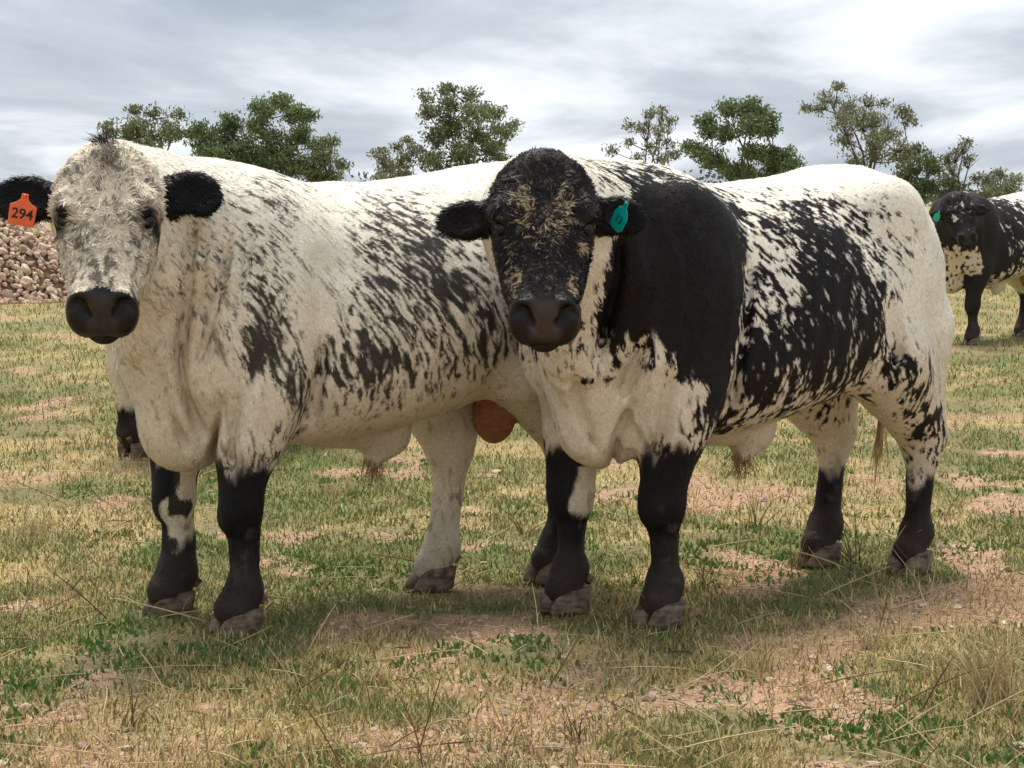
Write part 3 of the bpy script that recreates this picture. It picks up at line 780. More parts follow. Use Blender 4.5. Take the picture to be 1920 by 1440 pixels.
SPOTS_B = np.array([float(v) for v in '''
0.93 0.22 1.36 0.3  0.76 0.16 1.37 0.6  0.65 0.16 1.37 0.5  0.53 0.14 1.37 0.2  -0.21 0.06 1.36 0  -0.36 0.17 1.36 0  0.76 0.21 1.33 0.85  0.65 0.21 1.34 0.9  
0.54 0.23 1.34 0.6  -0.06 0.07 1.34 0  -0.25 0.14 1.34 0  -0.38 0.26 1.34 0  0.72 0.24 1.3 1.2  0.59 0.27 1.3 1.1  0.3 0.14 1.3 0.5  0.18 0.12 1.31 0.12  
0.04 0.15 1.31 0.12  -0.07 0.17 1.31 0.12  -0.22 0.19 1.31 0.08  -0.32 0.24 1.31 0.1  -0.43 0.31 1.31 0  0.7 0.26 1.27 1.2  0.61 0.28 1.27 1.2  
0.35 0.2 1.27 1  0.24 0.18 1.27 0.3  0.17 0.18 1.27 0.35  0.06 0.2 1.27 0.6  -0.09 0.22 1.27 0.45  -0.23 0.22 1.27 0.35  -0.33 0.28 1.27 0.15  
-0.42 0.32 1.27 0.05  0.78 0.26 1.23 1.2  0.62 0.3 1.23 1.2  0.47 0.3 1.22 1.2  0.33 0.24 1.22 0.8  0.26 0.24 1.22 0.42  0.17 0.24 1.22 0.62  
0.05 0.26 1.22 0.9  -0.08 0.27 1.22 0.75  -0.21 0.25 1.22 0.5  -0.34 0.29 1.22 0.35  -0.41 0.33 1.22 0.1  0.58 0.32 1.18 1.2  0.43 0.3 1.18 1.2  
0.32 0.27 1.17 0.5  0.26 0.27 1.17 0.5  0.17 0.28 1.17 0.62  0.04 0.3 1.17 0.9  -0.09 0.3 1.17 0.9  -0.2 0.28 1.17 0.6  -0.33 0.3 1.17 0.4  -0.41 0.32 1.17 0.15  
-0.56 0.31 1.17 0  0.88 0.28 1.13 1.2  0.75 0.28 1.13 1.2  0.65 0.32 1.13 1.2  0.54 0.33 1.13 1.2  0.41 0.31 1.13 1.2  0.33 0.29 1.13 0.5  0.26 0.3 1.13 0.5  
0.15 0.31 1.12 0.65  0.05 0.32 1.12 1.05  -0.06 0.33 1.12 1  -0.16 0.31 1.12 0.85  -0.29 0.31 1.12 0.5  -0.39 0.32 1.12 0.32  -0.52 0.32 1.11 0.05  
0.6 0.34 1.08 1.2  0.42 0.32 1.08 1.2  0.34 0.3 1.08 0.5  0.28 0.31 1.08 0.48  0.2 0.33 1.08 0.62  0.1 0.34 1.07 1.1  -0.03 0.35 1.07 0.95  -0.16 0.33 1.07 0.95  
-0.25 0.33 1.07 0.5  -0.4 0.33 1.06 0.25  -0.57 0.32 1.06 0  0.88 0.25 1.04 1.1  0.77 0.28 1.04 1.2  0.67 0.32 1.04 1.2  0.56 0.35 1.04 1.2  
0.43 0.32 1.03 1.2  0.35 0.3 1.03 0.5  0.3 0.33 1.03 0.52  0.21 0.34 1.03 0.62  0.12 0.35 1.02 1  0.02 0.36 1.02 1.2  -0.15 0.35 1.02 1.1  -0.24 0.34 1.02 0.6  
-0.36 0.34 1.01 0.15  -0.5 0.33 1.01 0  0.61 0.35 0.99 1.2  0.46 0.34 0.99 1.2  0.36 0.31 0.98 0.4  0.31 0.34 0.98 0.6  0.23 0.35 0.98 0.6  0.13 0.36 0.98 0.9  
0.03 0.37 0.97 1.2  -0.16 0.36 0.97 1.2  -0.25 0.35 0.96 0.6  -0.36 0.34 0.96 0.12  -0.49 0.33 0.96 0  -0.62 0.32 0.95 0  0.86 0.19 0.93 1.1  
0.81 0.28 0.93 1.2  0.72 0.32 0.93 1.2  0.61 0.35 0.93 1.2  0.47 0.34 0.92 1.2  0.38 0.32 0.92 0.35  0.34 0.34 0.92 0.65  0.26 0.36 0.91 0.75  
0.14 0.37 0.91 1  0.04 0.38 0.91 1.2  -0.15 0.37 0.9 1.2  -0.25 0.36 0.9 0.9  -0.38 0.33 0.89 0.08  -0.52 0.34 0.88 0  0.93 0.17 0.87 0.4  0.85 0.21 0.87 0.8  
0.78 0.25 0.87 0.85  0.73 0.31 0.87 1.1  0.62 0.34 0.86 1.2  0.5 0.35 0.86 1  0.4 0.3 0.85 0.5  0.37 0.34 0.85 0.9  0.26 0.36 0.85 0.85  0.15 0.38 0.84 1.05  
0.03 0.38 0.84 1.2  -0.16 0.36 0.83 1.1  -0.27 0.34 0.82 0.7  -0.41 0.33 0.82 0.2  -0.49 0.36 0.82 0.1  0.99 0.12 0.82 0.12  0.92 0.16 0.82 0.35  
0.84 0.2 0.82 0.5  0.78 0.27 0.82 0.15  0.73 0.32 0.82 1.05  0.64 0.33 0.82 1.2  0.57 0.34 0.8 1.1  0.43 0.31 0.79 0.5  0.4 0.33 0.79 0.9  0.31 0.36 0.79 0.95  
0.18 0.36 0.78 0.8  0.05 0.37 0.77 1.1  -0.12 0.35 0.76 1  -0.29 0.31 0.75 0.5  -0.41 0.33 0.75 0.5  -0.53 0.36 0.74 0.3  0.97 0.09 0.78 0.05  
0.89 0.16 0.77 0.2  0.78 0.17 0.77 0.08  0.76 0.28 0.77 0  0.67 0.32 0.77 1  0.62 0.34 0.75 1.1  0.56 0.34 0.75 1.1  0.4 0.3 0.74 0.6  0.37 0.34 0.74 0.95  
0.28 0.35 0.73 0.8  0.14 0.35 0.73 0.75  -0.02 0.34 0.72 0.9  -0.17 0.31 0.71 0.7  -0.31 0.28 0.7 0.3  -0.4 0.34 0.7 0.6  -0.51 0.35 0.69 0.5  
-0.67 0.3 0.68 0.1  0.9 0.04 0.71 0  0.83 0.13 0.71 0  0.76 0.22 0.71 0  0.69 0.25 0.71 0  0.65 0.32 0.71 0.2  0.55 0.33 0.7 1.1  0.39 0.27 0.69 0.3  
0.37 0.32 0.69 0.9  0.3 0.33 0.69 0.9  0.19 0.33 0.68 0.6  0.06 0.31 0.67 0.7  -0.17 0.25 0.65 0.7  -0.35 0.18 0.64 0.4  -0.41 0.29 0.64 0.1  
-0.48 0.32 0.64 0.7  -0.6 0.31 0.63 0.5  0.67 0.3 0.66 0  0.55 0.32 0.65 1  0.39 0.26 0.64 0.12  0.33 0.29 0.64 0.5  0.21 0.29 0.63 0.6  0.01 0.24 0.61 0.5  
-0.58 0.09 0.55 0.5  -0.69 0.08 0.54 0.12  -0.48 0.25 0.58 0.05  -0.55 0.28 0.58 0.7  -0.63 0.29 0.57 0.6  0.24 0.25 0.59 0.22  -0.58 0.11 0.51 0.08  
0.81 0.05 0.6 0  0.72 0.18 0.61 0  0.68 0.29 0.61 0  0.59 0.32 0.61 0.5  0.39 0.22 0.59 1  -0.57 0.2 0.52 0  -0.62 0.25 0.52 0.8  -0.67 0.26 0.51 0.8  
0.01 0.07 0.52 0  -0.64 0.11 0.46 0  0.69 0.15 0.54 0  0.67 0.28 0.55 0.3  -0.67 0.16 0.45 0  -0.69 0.21 0.45 0.3  0.67 0.2 0.51 0.1  0.63 0.29 0.51 1  
-0.74 0.22 0.4 0.25  '''.split()]).reshape(-1, 4)
PAINT_C = [(0.4, 1.0, 0.6, 0.45, 0, 1.2, 0.3)]
# ------------------------------------------------------------------ ground sheet
def grow(a, b, step, rate):
    out = [a]; 
    while out[-1] < b:
        out.append(out[-1] + step); step *= rate
    return out
def fields(X, Y):
    """cover fields shared by soil colour and plants: green, soil, straw in 0..1"""
    P = np.stack([X, Y, np.zeros_like(X)], 1)
    g = fbm(P * np.array([1.5, 1.1, 1]), 4, 301)
    g2 = fbm(P * np.array([4.2, 3.2, 1]), 3, 302)
    so = fbm(P * np.array([2.4, 1.7, 1]), 4, 303)
    st = fbm(P * np.array([1.9, 1.2, 1]), 3, 304)
    near = sstep(6.9, 5.4, Y)
    green = sstep(0.42, 0.58, 0.55 * g + 0.45 * g2 - 0.015 * near)
    soil = sstep(0.53, 0.66, so - 0.55 * (g2 - 0.5) + 0.125 * near - 0.085 * sstep(6.6, 8.0, Y))
    straw = sstep(0.40, 0.58, st + 0.03 * sstep(7.2, 10, Y))
    return green, soil, straw
SOIL = np.array([0.44, 0.28, 0.18]); STRAW = np.array([0.50, 0.385, 0.19]); GREEN = np.array([0.105, 0.150, 0.040]); OLIVE = np.array([0.20, 0.185, 0.085])
def ground_h(X, Y):
    P = np.stack([X, Y, np.zeros_like(X)], 1)
    return (0.030 * (fbm(P * 1.1, 3, 310) - 0.5) + 0.016 * (fbm(P * 9, 3, 311) - 0.5)) - 0.004

def build_ground():
    xr = grow(3.6, 1300, 0.05, 1.09)
    xs = np.array([-x for x in xr[::-1]] + list(np.arange(-3.57, 3.58, 0.03)) + xr)
    ys = np.array([-60, -20, -5, 0, 2, 3, 3.6] + list(np.arange(4.0, 9.0, 0.03)) + grow(9.0, 1700, 0.035, 1.03))
    X, Y = [a.ravel() for a in np.meshgrid(xs, ys, indexing='ij')]
    Z = ground_h(X, Y)
    far = sstep(20, 60, np.hypot(X, Y))
    Z = Z * (1 - far)
    g, s, t = fields(X, Y)
    c = OLIVE[None] * np.ones((len(X), 1))
    P = np.stack([X, Y, 0 * X], 1)
    c = c * (1 - t[:, None] * 0.75) + STRAW * t[:, None] * 0.75
    c = c * (1 - g[:, None] * 0.7) + GREEN * 1.25 * g[:, None] * 0.7
    s2 = np.clip(s * 0.92 + 0.10, 0, 1)[:, None]
    c = c * (1 - s2) + SOIL * s2
    c *= (0.75 + 0.5 * fbm(P * 7, 3, 330))[:, None]
    far2 = sstep(14, 40, Y)[:, None]
    c = c * (1 - 0.5 * far2) + 0.5 * far2 * (0.65 * STRAW + 0.35 * OLIVE)
    nx, ny = len(xs), len(ys)
    i = np.arange(nx - 1)[:, None] * ny; j = np.arange(ny - 1)[None]
    F = np.stack([i + j, i + ny + j, i + ny + j + 1, i + j + 1], -1).reshape(-1, 4)
    me = mesh_np('ground', np.stack([X, Y, Z], 1), F, True, {'col': c})
    m, nt, b = new_mat('pasture_soil')
    N = nt.nodes.new; L = nt.links.new
    at_ = N('ShaderNodeAttribute'); at_.attribute_name = 'col'
    geo = N('ShaderNodeNewGeometry')
    n1 = N('ShaderNodeTexNoise'); n1.inputs['Scale'].default_value = 38; n1.inputs['Detail'].default_value = 6; n1.inputs['Roughness'].default_value = 0.7
    n2 = N('ShaderNodeTexVoronoi'); n2.inputs['Scale'].default_value = 55
    for n in (n1, n2): L(geo.outputs['Position'], n.inputs['Vector'])
    mr = N('ShaderNodeMapRange'); mr.inputs[1].default_value = 0.25; mr.inputs[2].default_value = 0.75; mr.inputs[3].default_value = 0.45; mr.inputs[4].default_value = 1.55
    L(n1.outputs['Fac'], mr.inputs[0])
    vm = N('ShaderNodeVectorMath'); vm.operation = 'SCALE'; L(at_.outputs['Color'], vm.inputs[0]); L(mr.outputs[0], vm.inputs['Scale'])
    L(vm.outputs[0], b.inputs['Base Color'])
    b.inputs['Roughness'].default_value = 0.95; b.inputs['Specular IOR Level'].default_value = 0.1
    ad = N('ShaderNodeMath'); ad.operation = 'ADD'; L(n1.outputs['Fac'], ad.inputs[0]); L(n2.outputs['Distance'], ad.inputs[1])
    bp = N('ShaderNodeBump'); bp.inputs['Strength'].default_value = 0.7; bp.inputs['Distance'].default_value = 0.02
    L(ad.outputs[0], bp.inputs['Height']); L(bp.outputs[0], b.inputs['Normal'])
    tag(obj('ground', me, m), 'patchy dry pasture ground with pinkish soil and short grass', None, None, 'structure')
build_ground()

# ------------------------------------------------------------------ grass, straw, weeds, gravel
M_GRASS = attr_mat('grass_blades', rough=0.6, spec=0.2, transl=0.25)
rngG = np.random.default_rng(5)
def sample_ground(n, y0, y1, power=1.0, margin=1.35):
    """points spread so that their density falls with distance like 1/Y**(1+power)"""
    u = rngG.random(n)
    if power == 0: Y = y0 + (y1 - y0) * np.sqrt(u)
    else: Y = (y0 ** -power + u * (y1 ** -power - y0 ** -power)) ** (-1 / power)
    X = (rngG.random(n) * 2 - 1) * 0.2233 * Y * margin
    return X, Y

def blades(name, X, Y, ln, wd, col, lean, label, bend=0.5):
    n = len(X)
    Z = ground_h(X, Y)
    th = rngG.random(n) * 2 * np.pi
    wv = np.stack([np.cos(th), np.sin(th) * 0.5, 0 * th], 1)
    ph = rngG.random(n) * 2 * np.pi
    le = np.abs(rngG.normal(size=n)) * lean
    d1 = np.stack([np.cos(ph) * np.sin(le), np.sin(ph) * np.sin(le), np.cos(le)], 1)
    l2 = np.minimum(le + bend, 1.75)
    d2 = np.stack([np.cos(ph) * np.sin(l2), np.sin(ph) * np.sin(l2), np.cos(l2)], 1)
    P = np.stack([X, Y, Z - 0.004], 1)
    M = P + d1 * (ln * 0.55)[:, None]
    T = M + d2 * (ln * 0.5)[:, None]
    w = (wd * 0.5)[:, None]
    V = np.stack([P - wv * w, P + wv * w, M + wv * w * 0.8, M - wv * w * 0.8, T], 1).reshape(-1, 3)
    i = np.arange(n)[:, None] * 5
    C = np.repeat(col, 5, axis=0)
    me = mesh_np(name, V, [i + np.array([[0, 1, 2, 3]]), i + np.array([[3, 2, 4]])], True, {'col': C})
    o = obj(name, me, M_GRASS)
    tag(o, label, 'grass', None, 'stuff')
    return o

def vary(c, n, s=0.25):
    return np.asarray(c)[None] * (1 - s + 2 * s * rngG.random(n))[:, None] * (1 + 0.05 * rngG.normal(size=(n, 3)))

def build_grass():
    # green grass
    X, Y = sample_ground(380000, 4.6, 45, 1.0)
    g, s, t = fields(X, Y)
    k = rngG.random(len(X)) < np.clip(0.22 + 0.9 * g, 0, 1) * (1 - 0.75 * s)
    X, Y, g = X[k], Y[k], g[k]; n = len(X)
    f = np.maximum(Y / 6.5, 1) ** 0.55
    c = vary((0.125, 0.170, 0.038), n, 0.42)
    bright = (fbm(np.stack([X * 3, Y * 2.2, 0 * X], 1), 2, 340) > 0.56) & (g > 0.5)
    c[bright] = vary((0.12, 0.19, 0.045), bright.sum(), 0.3)
    dull = rngG.random(n) < 0.50
    c[dull] = vary((0.25, 0.215, 0.105), dull.sum(), 0.35)
    blades('short_green_grass', X, Y, (0.012 + 0.020 * rngG.random(n)) * f * (1 + 0.3 * bright), (0.0032 + 0.003 * rngG.random(n)) * f, c, 1.0, 'short green pasture grass growing in patches')
    # dead grass lying and standing
    X, Y = sample_ground(330000, 4.6, 45, 1.0)
    g, s, t = fields(X, Y)
    k = rngG.random(len(X)) < np.clip(0.18 + 0.75 * t, 0, 1) * (1 - 0.35 * s) * (1 - 0.3 * g)
    X, Y = X[k], Y[k]; n = len(X)
    f = np.maximum(Y / 6.5, 1) ** 0.55
    c = vary((0.56, 0.44, 0.20), n, 0.4)
    dk = rngG.random(n) < 0.3
    c[dk] = vary((0.26, 0.17, 0.085), dk.sum(), 0.3)
    blades('dry_grass', X, Y, (0.018 + 0.036 * rngG.random(n) ** 1.5) * f, (0.0024 + 0.0026 * rngG.random(n)) * f, c, 1.5, 'straw coloured dead grass lying over the pasture', 0.35)
    # clover like rosettes
    X, Y = sample_ground(2600, 4.7, 16, 1.0)
    k = fbm(np.stack([X * 2.2, Y * 1.6, 0 * X], 1), 3, 350) > 0.545
    X, Y = X[k], Y[k]
    m = 16
    X = np.repeat(X, m) + rngG.normal(size=len(X) * m) * 0.035; Y = np.repeat(Y, m) + rngG.normal(size=len(Y) * m) * 0.035
    n = len(X)
    blades('clover', X, Y, 0.016 + 0.018 * rngG.random(n), 0.008 + 0.007 * rngG.random(n), vary((0.095, 0.175, 0.04), n, 0.35), 0.7, 'bright green low clover clumps between the soil patches')
    # long loose straw stalks
    X, Y = sample_ground(700, 4.7, 16, 1.0)
    Vs, Fs, Cs, k = [], [], [], 0
    for x, y in zip(X, Y):
        L = 0.07 + 0.26 * rngG.random() ** 2
        a = rngG.random() * 2 * np.pi; el = abs(rngG.normal()) * 0.22 if rngG.random() < 0.75 else 0.5 + 0.8 * rngG.random()
        d = np.array([math.cos(a) * math.cos(el), math.sin(a) * math.cos(el), math.sin(el)])
        p = np.array([x, y, float(ground_h(np.array([x]), np.array([y]))[0]) + 0.008])
        cv = rngG.normal(size=3) * 0.02 * L; cv[2] = abs(cv[2]) * 0.5 + 0.002
        pts = [p + d * L * s + cv * 4 * s * (1 - s) for s in np.linspace(0, 1, 5)]
        V, F = tube(pts, np.array([1, 1, 0.9, 0.8, 0.5]) * (0.0012 + 0.0012 * rngG.random()), 4)
        col = np.array((0.58, 0.47, 0.27) if rngG.random() < 0.8 else (0.20, 0.12, 0.06)) * (0.75 + 0.5 * rngG.random())
        Vs.append(V); Fs.append(F + k); Cs.append(np.tile(col, (len(V), 1))); k += len(V)
    me = mesh_np('straw', np.concatenate(Vs), np.concatenate(Fs), True, {'col': np.concatenate(Cs)})
    tag(obj('straw', me, M_GRASS), 'loose pale straw stalks scattered over the pasture', 'straw', None, 'stuff')
build_grass()

def ico():
    t = (1 + 5 ** 0.5) / 2
    V = np.array([(-1, t, 0), (1, t, 0), (-1, -t, 0), (1, -t, 0), (0, -1, t), (0, 1, t), (0, -1, -t), (0, 1, -t), (t, 0, -1), (t, 0, 1), (-t, 0, -1), (-t, 0, 1)]) / math.sqrt(1 + t * t)
    F = np.array([(0, 11, 5), (0, 5, 1), (0, 1, 7), (0, 7, 10), (0, 10, 11), (1, 5, 9), (5, 11, 4), (11, 10, 2), (10, 7, 6), (7, 1, 8), (3, 9, 4), (3, 4, 2), (3, 2, 6), (3, 6, 8), (3, 8, 9), (4, 9, 5), (2, 4, 11), (6, 2, 10), (8, 6, 7), (9, 8, 1)])
    return V, F
ICO = ico()
M_STONE = attr_mat('stone', rough=0.85, spec=0.2, var=0.3, vscale=25, bump=0.5, bscale=60)
def build_gravel():
    X, Y = sample_ground(26000, 4.6, 22, 1.0)
    g, s, t = fields(X, Y)
    k = rngG.random(len(X)) < 0.03 + 0.85 * s
    X, Y = X[k], Y[k]; n = len(X)
    r = 0.003 + 0.0035 * rngG.random(n) + 0.012 * rngG.random(n) ** 14
    r = r * np.maximum(Y / 6.5, 1) ** 0.5
    V0, F0 = ICO
    J = V0[None] * (1 + 0.28 * rngG.normal(size=(n, 12, 1))) * (r[:, None] * np.stack([0.8 + 0.6 * rngG.random(n), 0.8 + 0.6 * rngG.random(n), 0.5 + 0.3 * rngG.random(n)], 1))[:, None, :]
    V = (J + np.stack([X, Y, ground_h(X, Y) + r * 0.25], 1)[:, None, :]).reshape(-1, 3)
    F = (np.arange(n)[:, None, None] * 12 + F0[None]).reshape(-1, 3)
    c = vary((0.42, 0.31, 0.225), n, 0.35)
    me = mesh_np('gravel', V, F, False, {'col': np.repeat(c, 12, axis=0)})
    tag(obj('gravel', me, M_STONE), 'pinkish gravel scattered on the bare soil', 'gravel', None, 'stuff')
build_gravel()

def tuft(x, y, n, h, spread, col, seed, lean=0.45):
    r = np.random.default_rng(seed)
    Vs, Fs, Cs, k = [], [], [], 0
    for i in range(n):
        a = r.random() * 2 * np.pi; le = abs(r.normal()) * lean
        L = h * (0.5 + 0.6 * r.random()); bnd = 0.45 * r.random()
        p = np.array([r.normal() * spread, r.normal() * spread, 0.0])
        pts = []
        for s in np.linspace(0, 1, 5):
            l2 = le + bnd * s * s
            pts.append(p + L * s * np.array([math.cos(a) * math.sin(l2), math.sin(a) * math.sin(l2), math.cos(l2)]))
        V, F = tube(pts, np.array([1, 1, 0.85, 0.7, 0.25]) * (0.0010 + 0.0010 * r.random()), 4)
        c = np.asarray(col) * (0.65 + 0.7 * r.random())
        Vs.append(V); Fs.append(F + k); Cs.append(np.tile(c, (len(V), 1))); k += len(V)
    return np.concatenate(Vs), np.concatenate(Fs), np.concatenate(Cs)
def ground_at(px, py):
    s = (py - 375) / CAM_H
    Y = FPX / s
    return (px - 960) / FPX * Y, Y
# (pixel, count, height, spread, label)
TUFTS = [(1880, 1330, 130, 0.24, 0.04, 'largest dry straw grass tuft with long arching stems on the bare soil'),
         (1790, 1290, 60, 0.15, 0.03, 'loose dry straw tuft leaning beside the largest dry tuft'),
         (1430, 1262, 50, 0.11, 0.03, 'sparse dry straw tuft in front of the teal tagged bull on bare soil'),
         (700, 1290, 80, 0.06, 0.02, 'flattened short straw clump on the soil in front of the orange tagged bull'),
         (60, 1010, 40, 0.13, 0.03, 'dry straw tuft in the grass beside the front legs of the orange tagged bull'),
         (640, 930, 40, 0.12, 0.03, 'dry straw tuft in the grass below the belly of the orange tagged bull'),
         (1650, 1215, 45, 0.09, 0.03, 'short dry straw tuft in front of the hind hooves of the teal tagged bull')]
for i, (px, py, n, h, sp, lab) in enumerate(TUFTS):
    x, y = ground_at(px, py)
    V, F, C = tuft(x, y, n, h, sp, (0.60, 0.48, 0.26), 600 + i, 0.42)
    o = obj('dry_grass_tuft', mesh_np('dry_grass_tuft', V, F, True, {'col': C}), M_GRASS, None, (x, y, float(ground_h(np.array([x]), np.array([y]))[0]) - 0.004))
    tag(o, lab, 'grass tuft', 'dry grass tufts')
WEEDS = [(1610, 1060, 16, 0.22, 'brown twiggy weed between the hind legs of the teal tagged bull'), (1500, 1070, 12, 0.15, 'low brown weed under the belly of the teal tagged bull'),
         (1050, 1148, 16, 0.17, 'brown wiry weed crossing the front hoof of the teal tagged bull'), (1420, 990, 12, 0.16, 'thin brown weed below the sheath of the teal tagged bull'),
         (980, 1000, 12, 0.12, 'small brown weed by the hind leg of the orange tagged bull'), (1080, 1400, 12, 0.12, 'dark twiggy weed on the pink soil among green clumps'),
         (230, 1370, 9, 0.14, 'single dark weed stalk standing on the straw strewn soil'), (1320, 1110, 14, 0.11, 'short brown weed behind the front hoof of the teal tagged bull')]
for i, (px, py, n, h, lab) in enumerate(WEEDS):
    x, y = ground_at(px, py)
    V, F, C = tuft(x, y, n, h, 0.010, (0.20, 0.14, 0.07), 700 + i, 0.55)
    o = obj('dry_weed', mesh_np('dry_weed', V, F, True, {'col': C}), M_GRASS, None, (x, y, float(ground_h(np.array([x]), np.array([y]))[0]) - 0.004))
    tag(o, lab, 'weed', 'twiggy weeds')
# ------------------------------------------------------------------ rock heaps
def rock_meshes(k=9):
    out = []
    r = np.random.default_rng(77)
    for i in range(k):
        V0, F0 = ICO
        V = V0 * (1 + 0.24 * r.normal(size=(12, 1))) * np.array([1, 0.7 + 0.4 * r.random(), 0.55 + 0.3 * r.random()])
        c = np.array((0.46, 0.315, 0.225)) * (0.65 + 0.7 * r.random()) * (1 + 0.05 * r.normal(size=3))
        if i % 3 == 0: c = np.array((0.52, 0.41, 0.31)) * (0.8 + 0.4 * r.random())
        me = mesh_np('rock', V, F0, False, {'col': np.tile(c, (12, 1))})
        me.materials.append(M_STONE)
        out.append((me, V, F0, c))
    return out
ROCKS = rock_meshes()
def rock_heap(cx, cy, ax, ay, h, label, n_ind, n_rest, vis, seed, size):
    r = np.random.default_rng(seed)
    root = obj('rock_heap', None, None, None, (cx, cy, 0)); tag(root, label, 'rock heap')
    def hz(x, y):
        q = np.hypot(x / ax, y / ay)
        return h * np.maximum(1 - q ** 1.5, 0) * (0.85 + 0.3 * fbm(np.stack([x * 1.3, y * 1.3, 0 * x], 1), 2, seed))
    g = np.linspace(-1.05, 1.05, 40)
    X, Y = [a.ravel() for a in np.meshgrid(g * ax, g * ay, indexing='ij')]
    Z = hz(X, Y) - 0.06
    i = np.arange(39)[:, None] * 40; j = np.arange(39)[None]
    F = np.stack([i + j, i + 40 + j, i + 41 + j, i + 1 + j], -1).reshape(-1, 4)
    obj('rubble_core', mesh_np('rubble_core', np.stack([X, Y, Z], 1), F, True), plain_mat('rubble', (0.24, 0.155, 0.10), 0.95, 0.1, 0.5, 9, 0.6), root)
    def pts(n, area):
        a = r.random(n) * 2 * np.pi; q = np.sqrt(r.random(n))
        x, y = np.cos(a) * q * ax * 1.06, np.sin(a) * q * ay * 1.06
        return x, y
    x, y = pts(n_ind + n_rest, None)
    score = vis(x, y) + 0.15 * r.random(len(x))
    o = np.argsort(-score)
    x, y = x[o], y[o]; z = hz(x, y)
    s = size * (0.55 + 0.6 * r.random(len(x)) + 1.0 * r.random(len(x)) ** 8)
    for k in range(n_ind):
        me = ROCKS[r.integers(len(ROCKS))][0]
        ob = obj('rock', me, None, root, (x[k], y[k], max(z[k], 0) + s[k] * 0.2), (r.random() * 6, r.random() * 6, r.random() * 6))
        ob.scale = (s[k],) * 3
    Vs, Fs, Cs, n = [], [], [], 0
    for k in range(n_ind, n_ind + n_rest):
        me, V, F0, c = ROCKS[r.integers(len(ROCKS))]
        V = V[:, r.permutation(3)] * s[k] + np.array([x[k], y[k], max(z[k], 0) + s[k] * 0.2])
        Vs.append(V); Fs.append(F0 + n); Cs.append(np.tile(c, (12, 1))); n += 12
    if Vs:
        ob = obj('rock_rubble', mesh_np('rock_rubble', np.concatenate(Vs), np.concatenate(Fs), False, {'col': np.concatenate(Cs)}), M_STONE, root); ob['kind'] = 'stuff'
rock_heap(-7.5, 30.0, 2.5, 1.8, 1.60, 'tall heap of pinkish broken rocks behind the orange tagged bull', 295, 6600, lambda x, y: -np.hypot((x - 0.6) / 0.75, (y + 0.85) / 0.85), 81, 0.040)
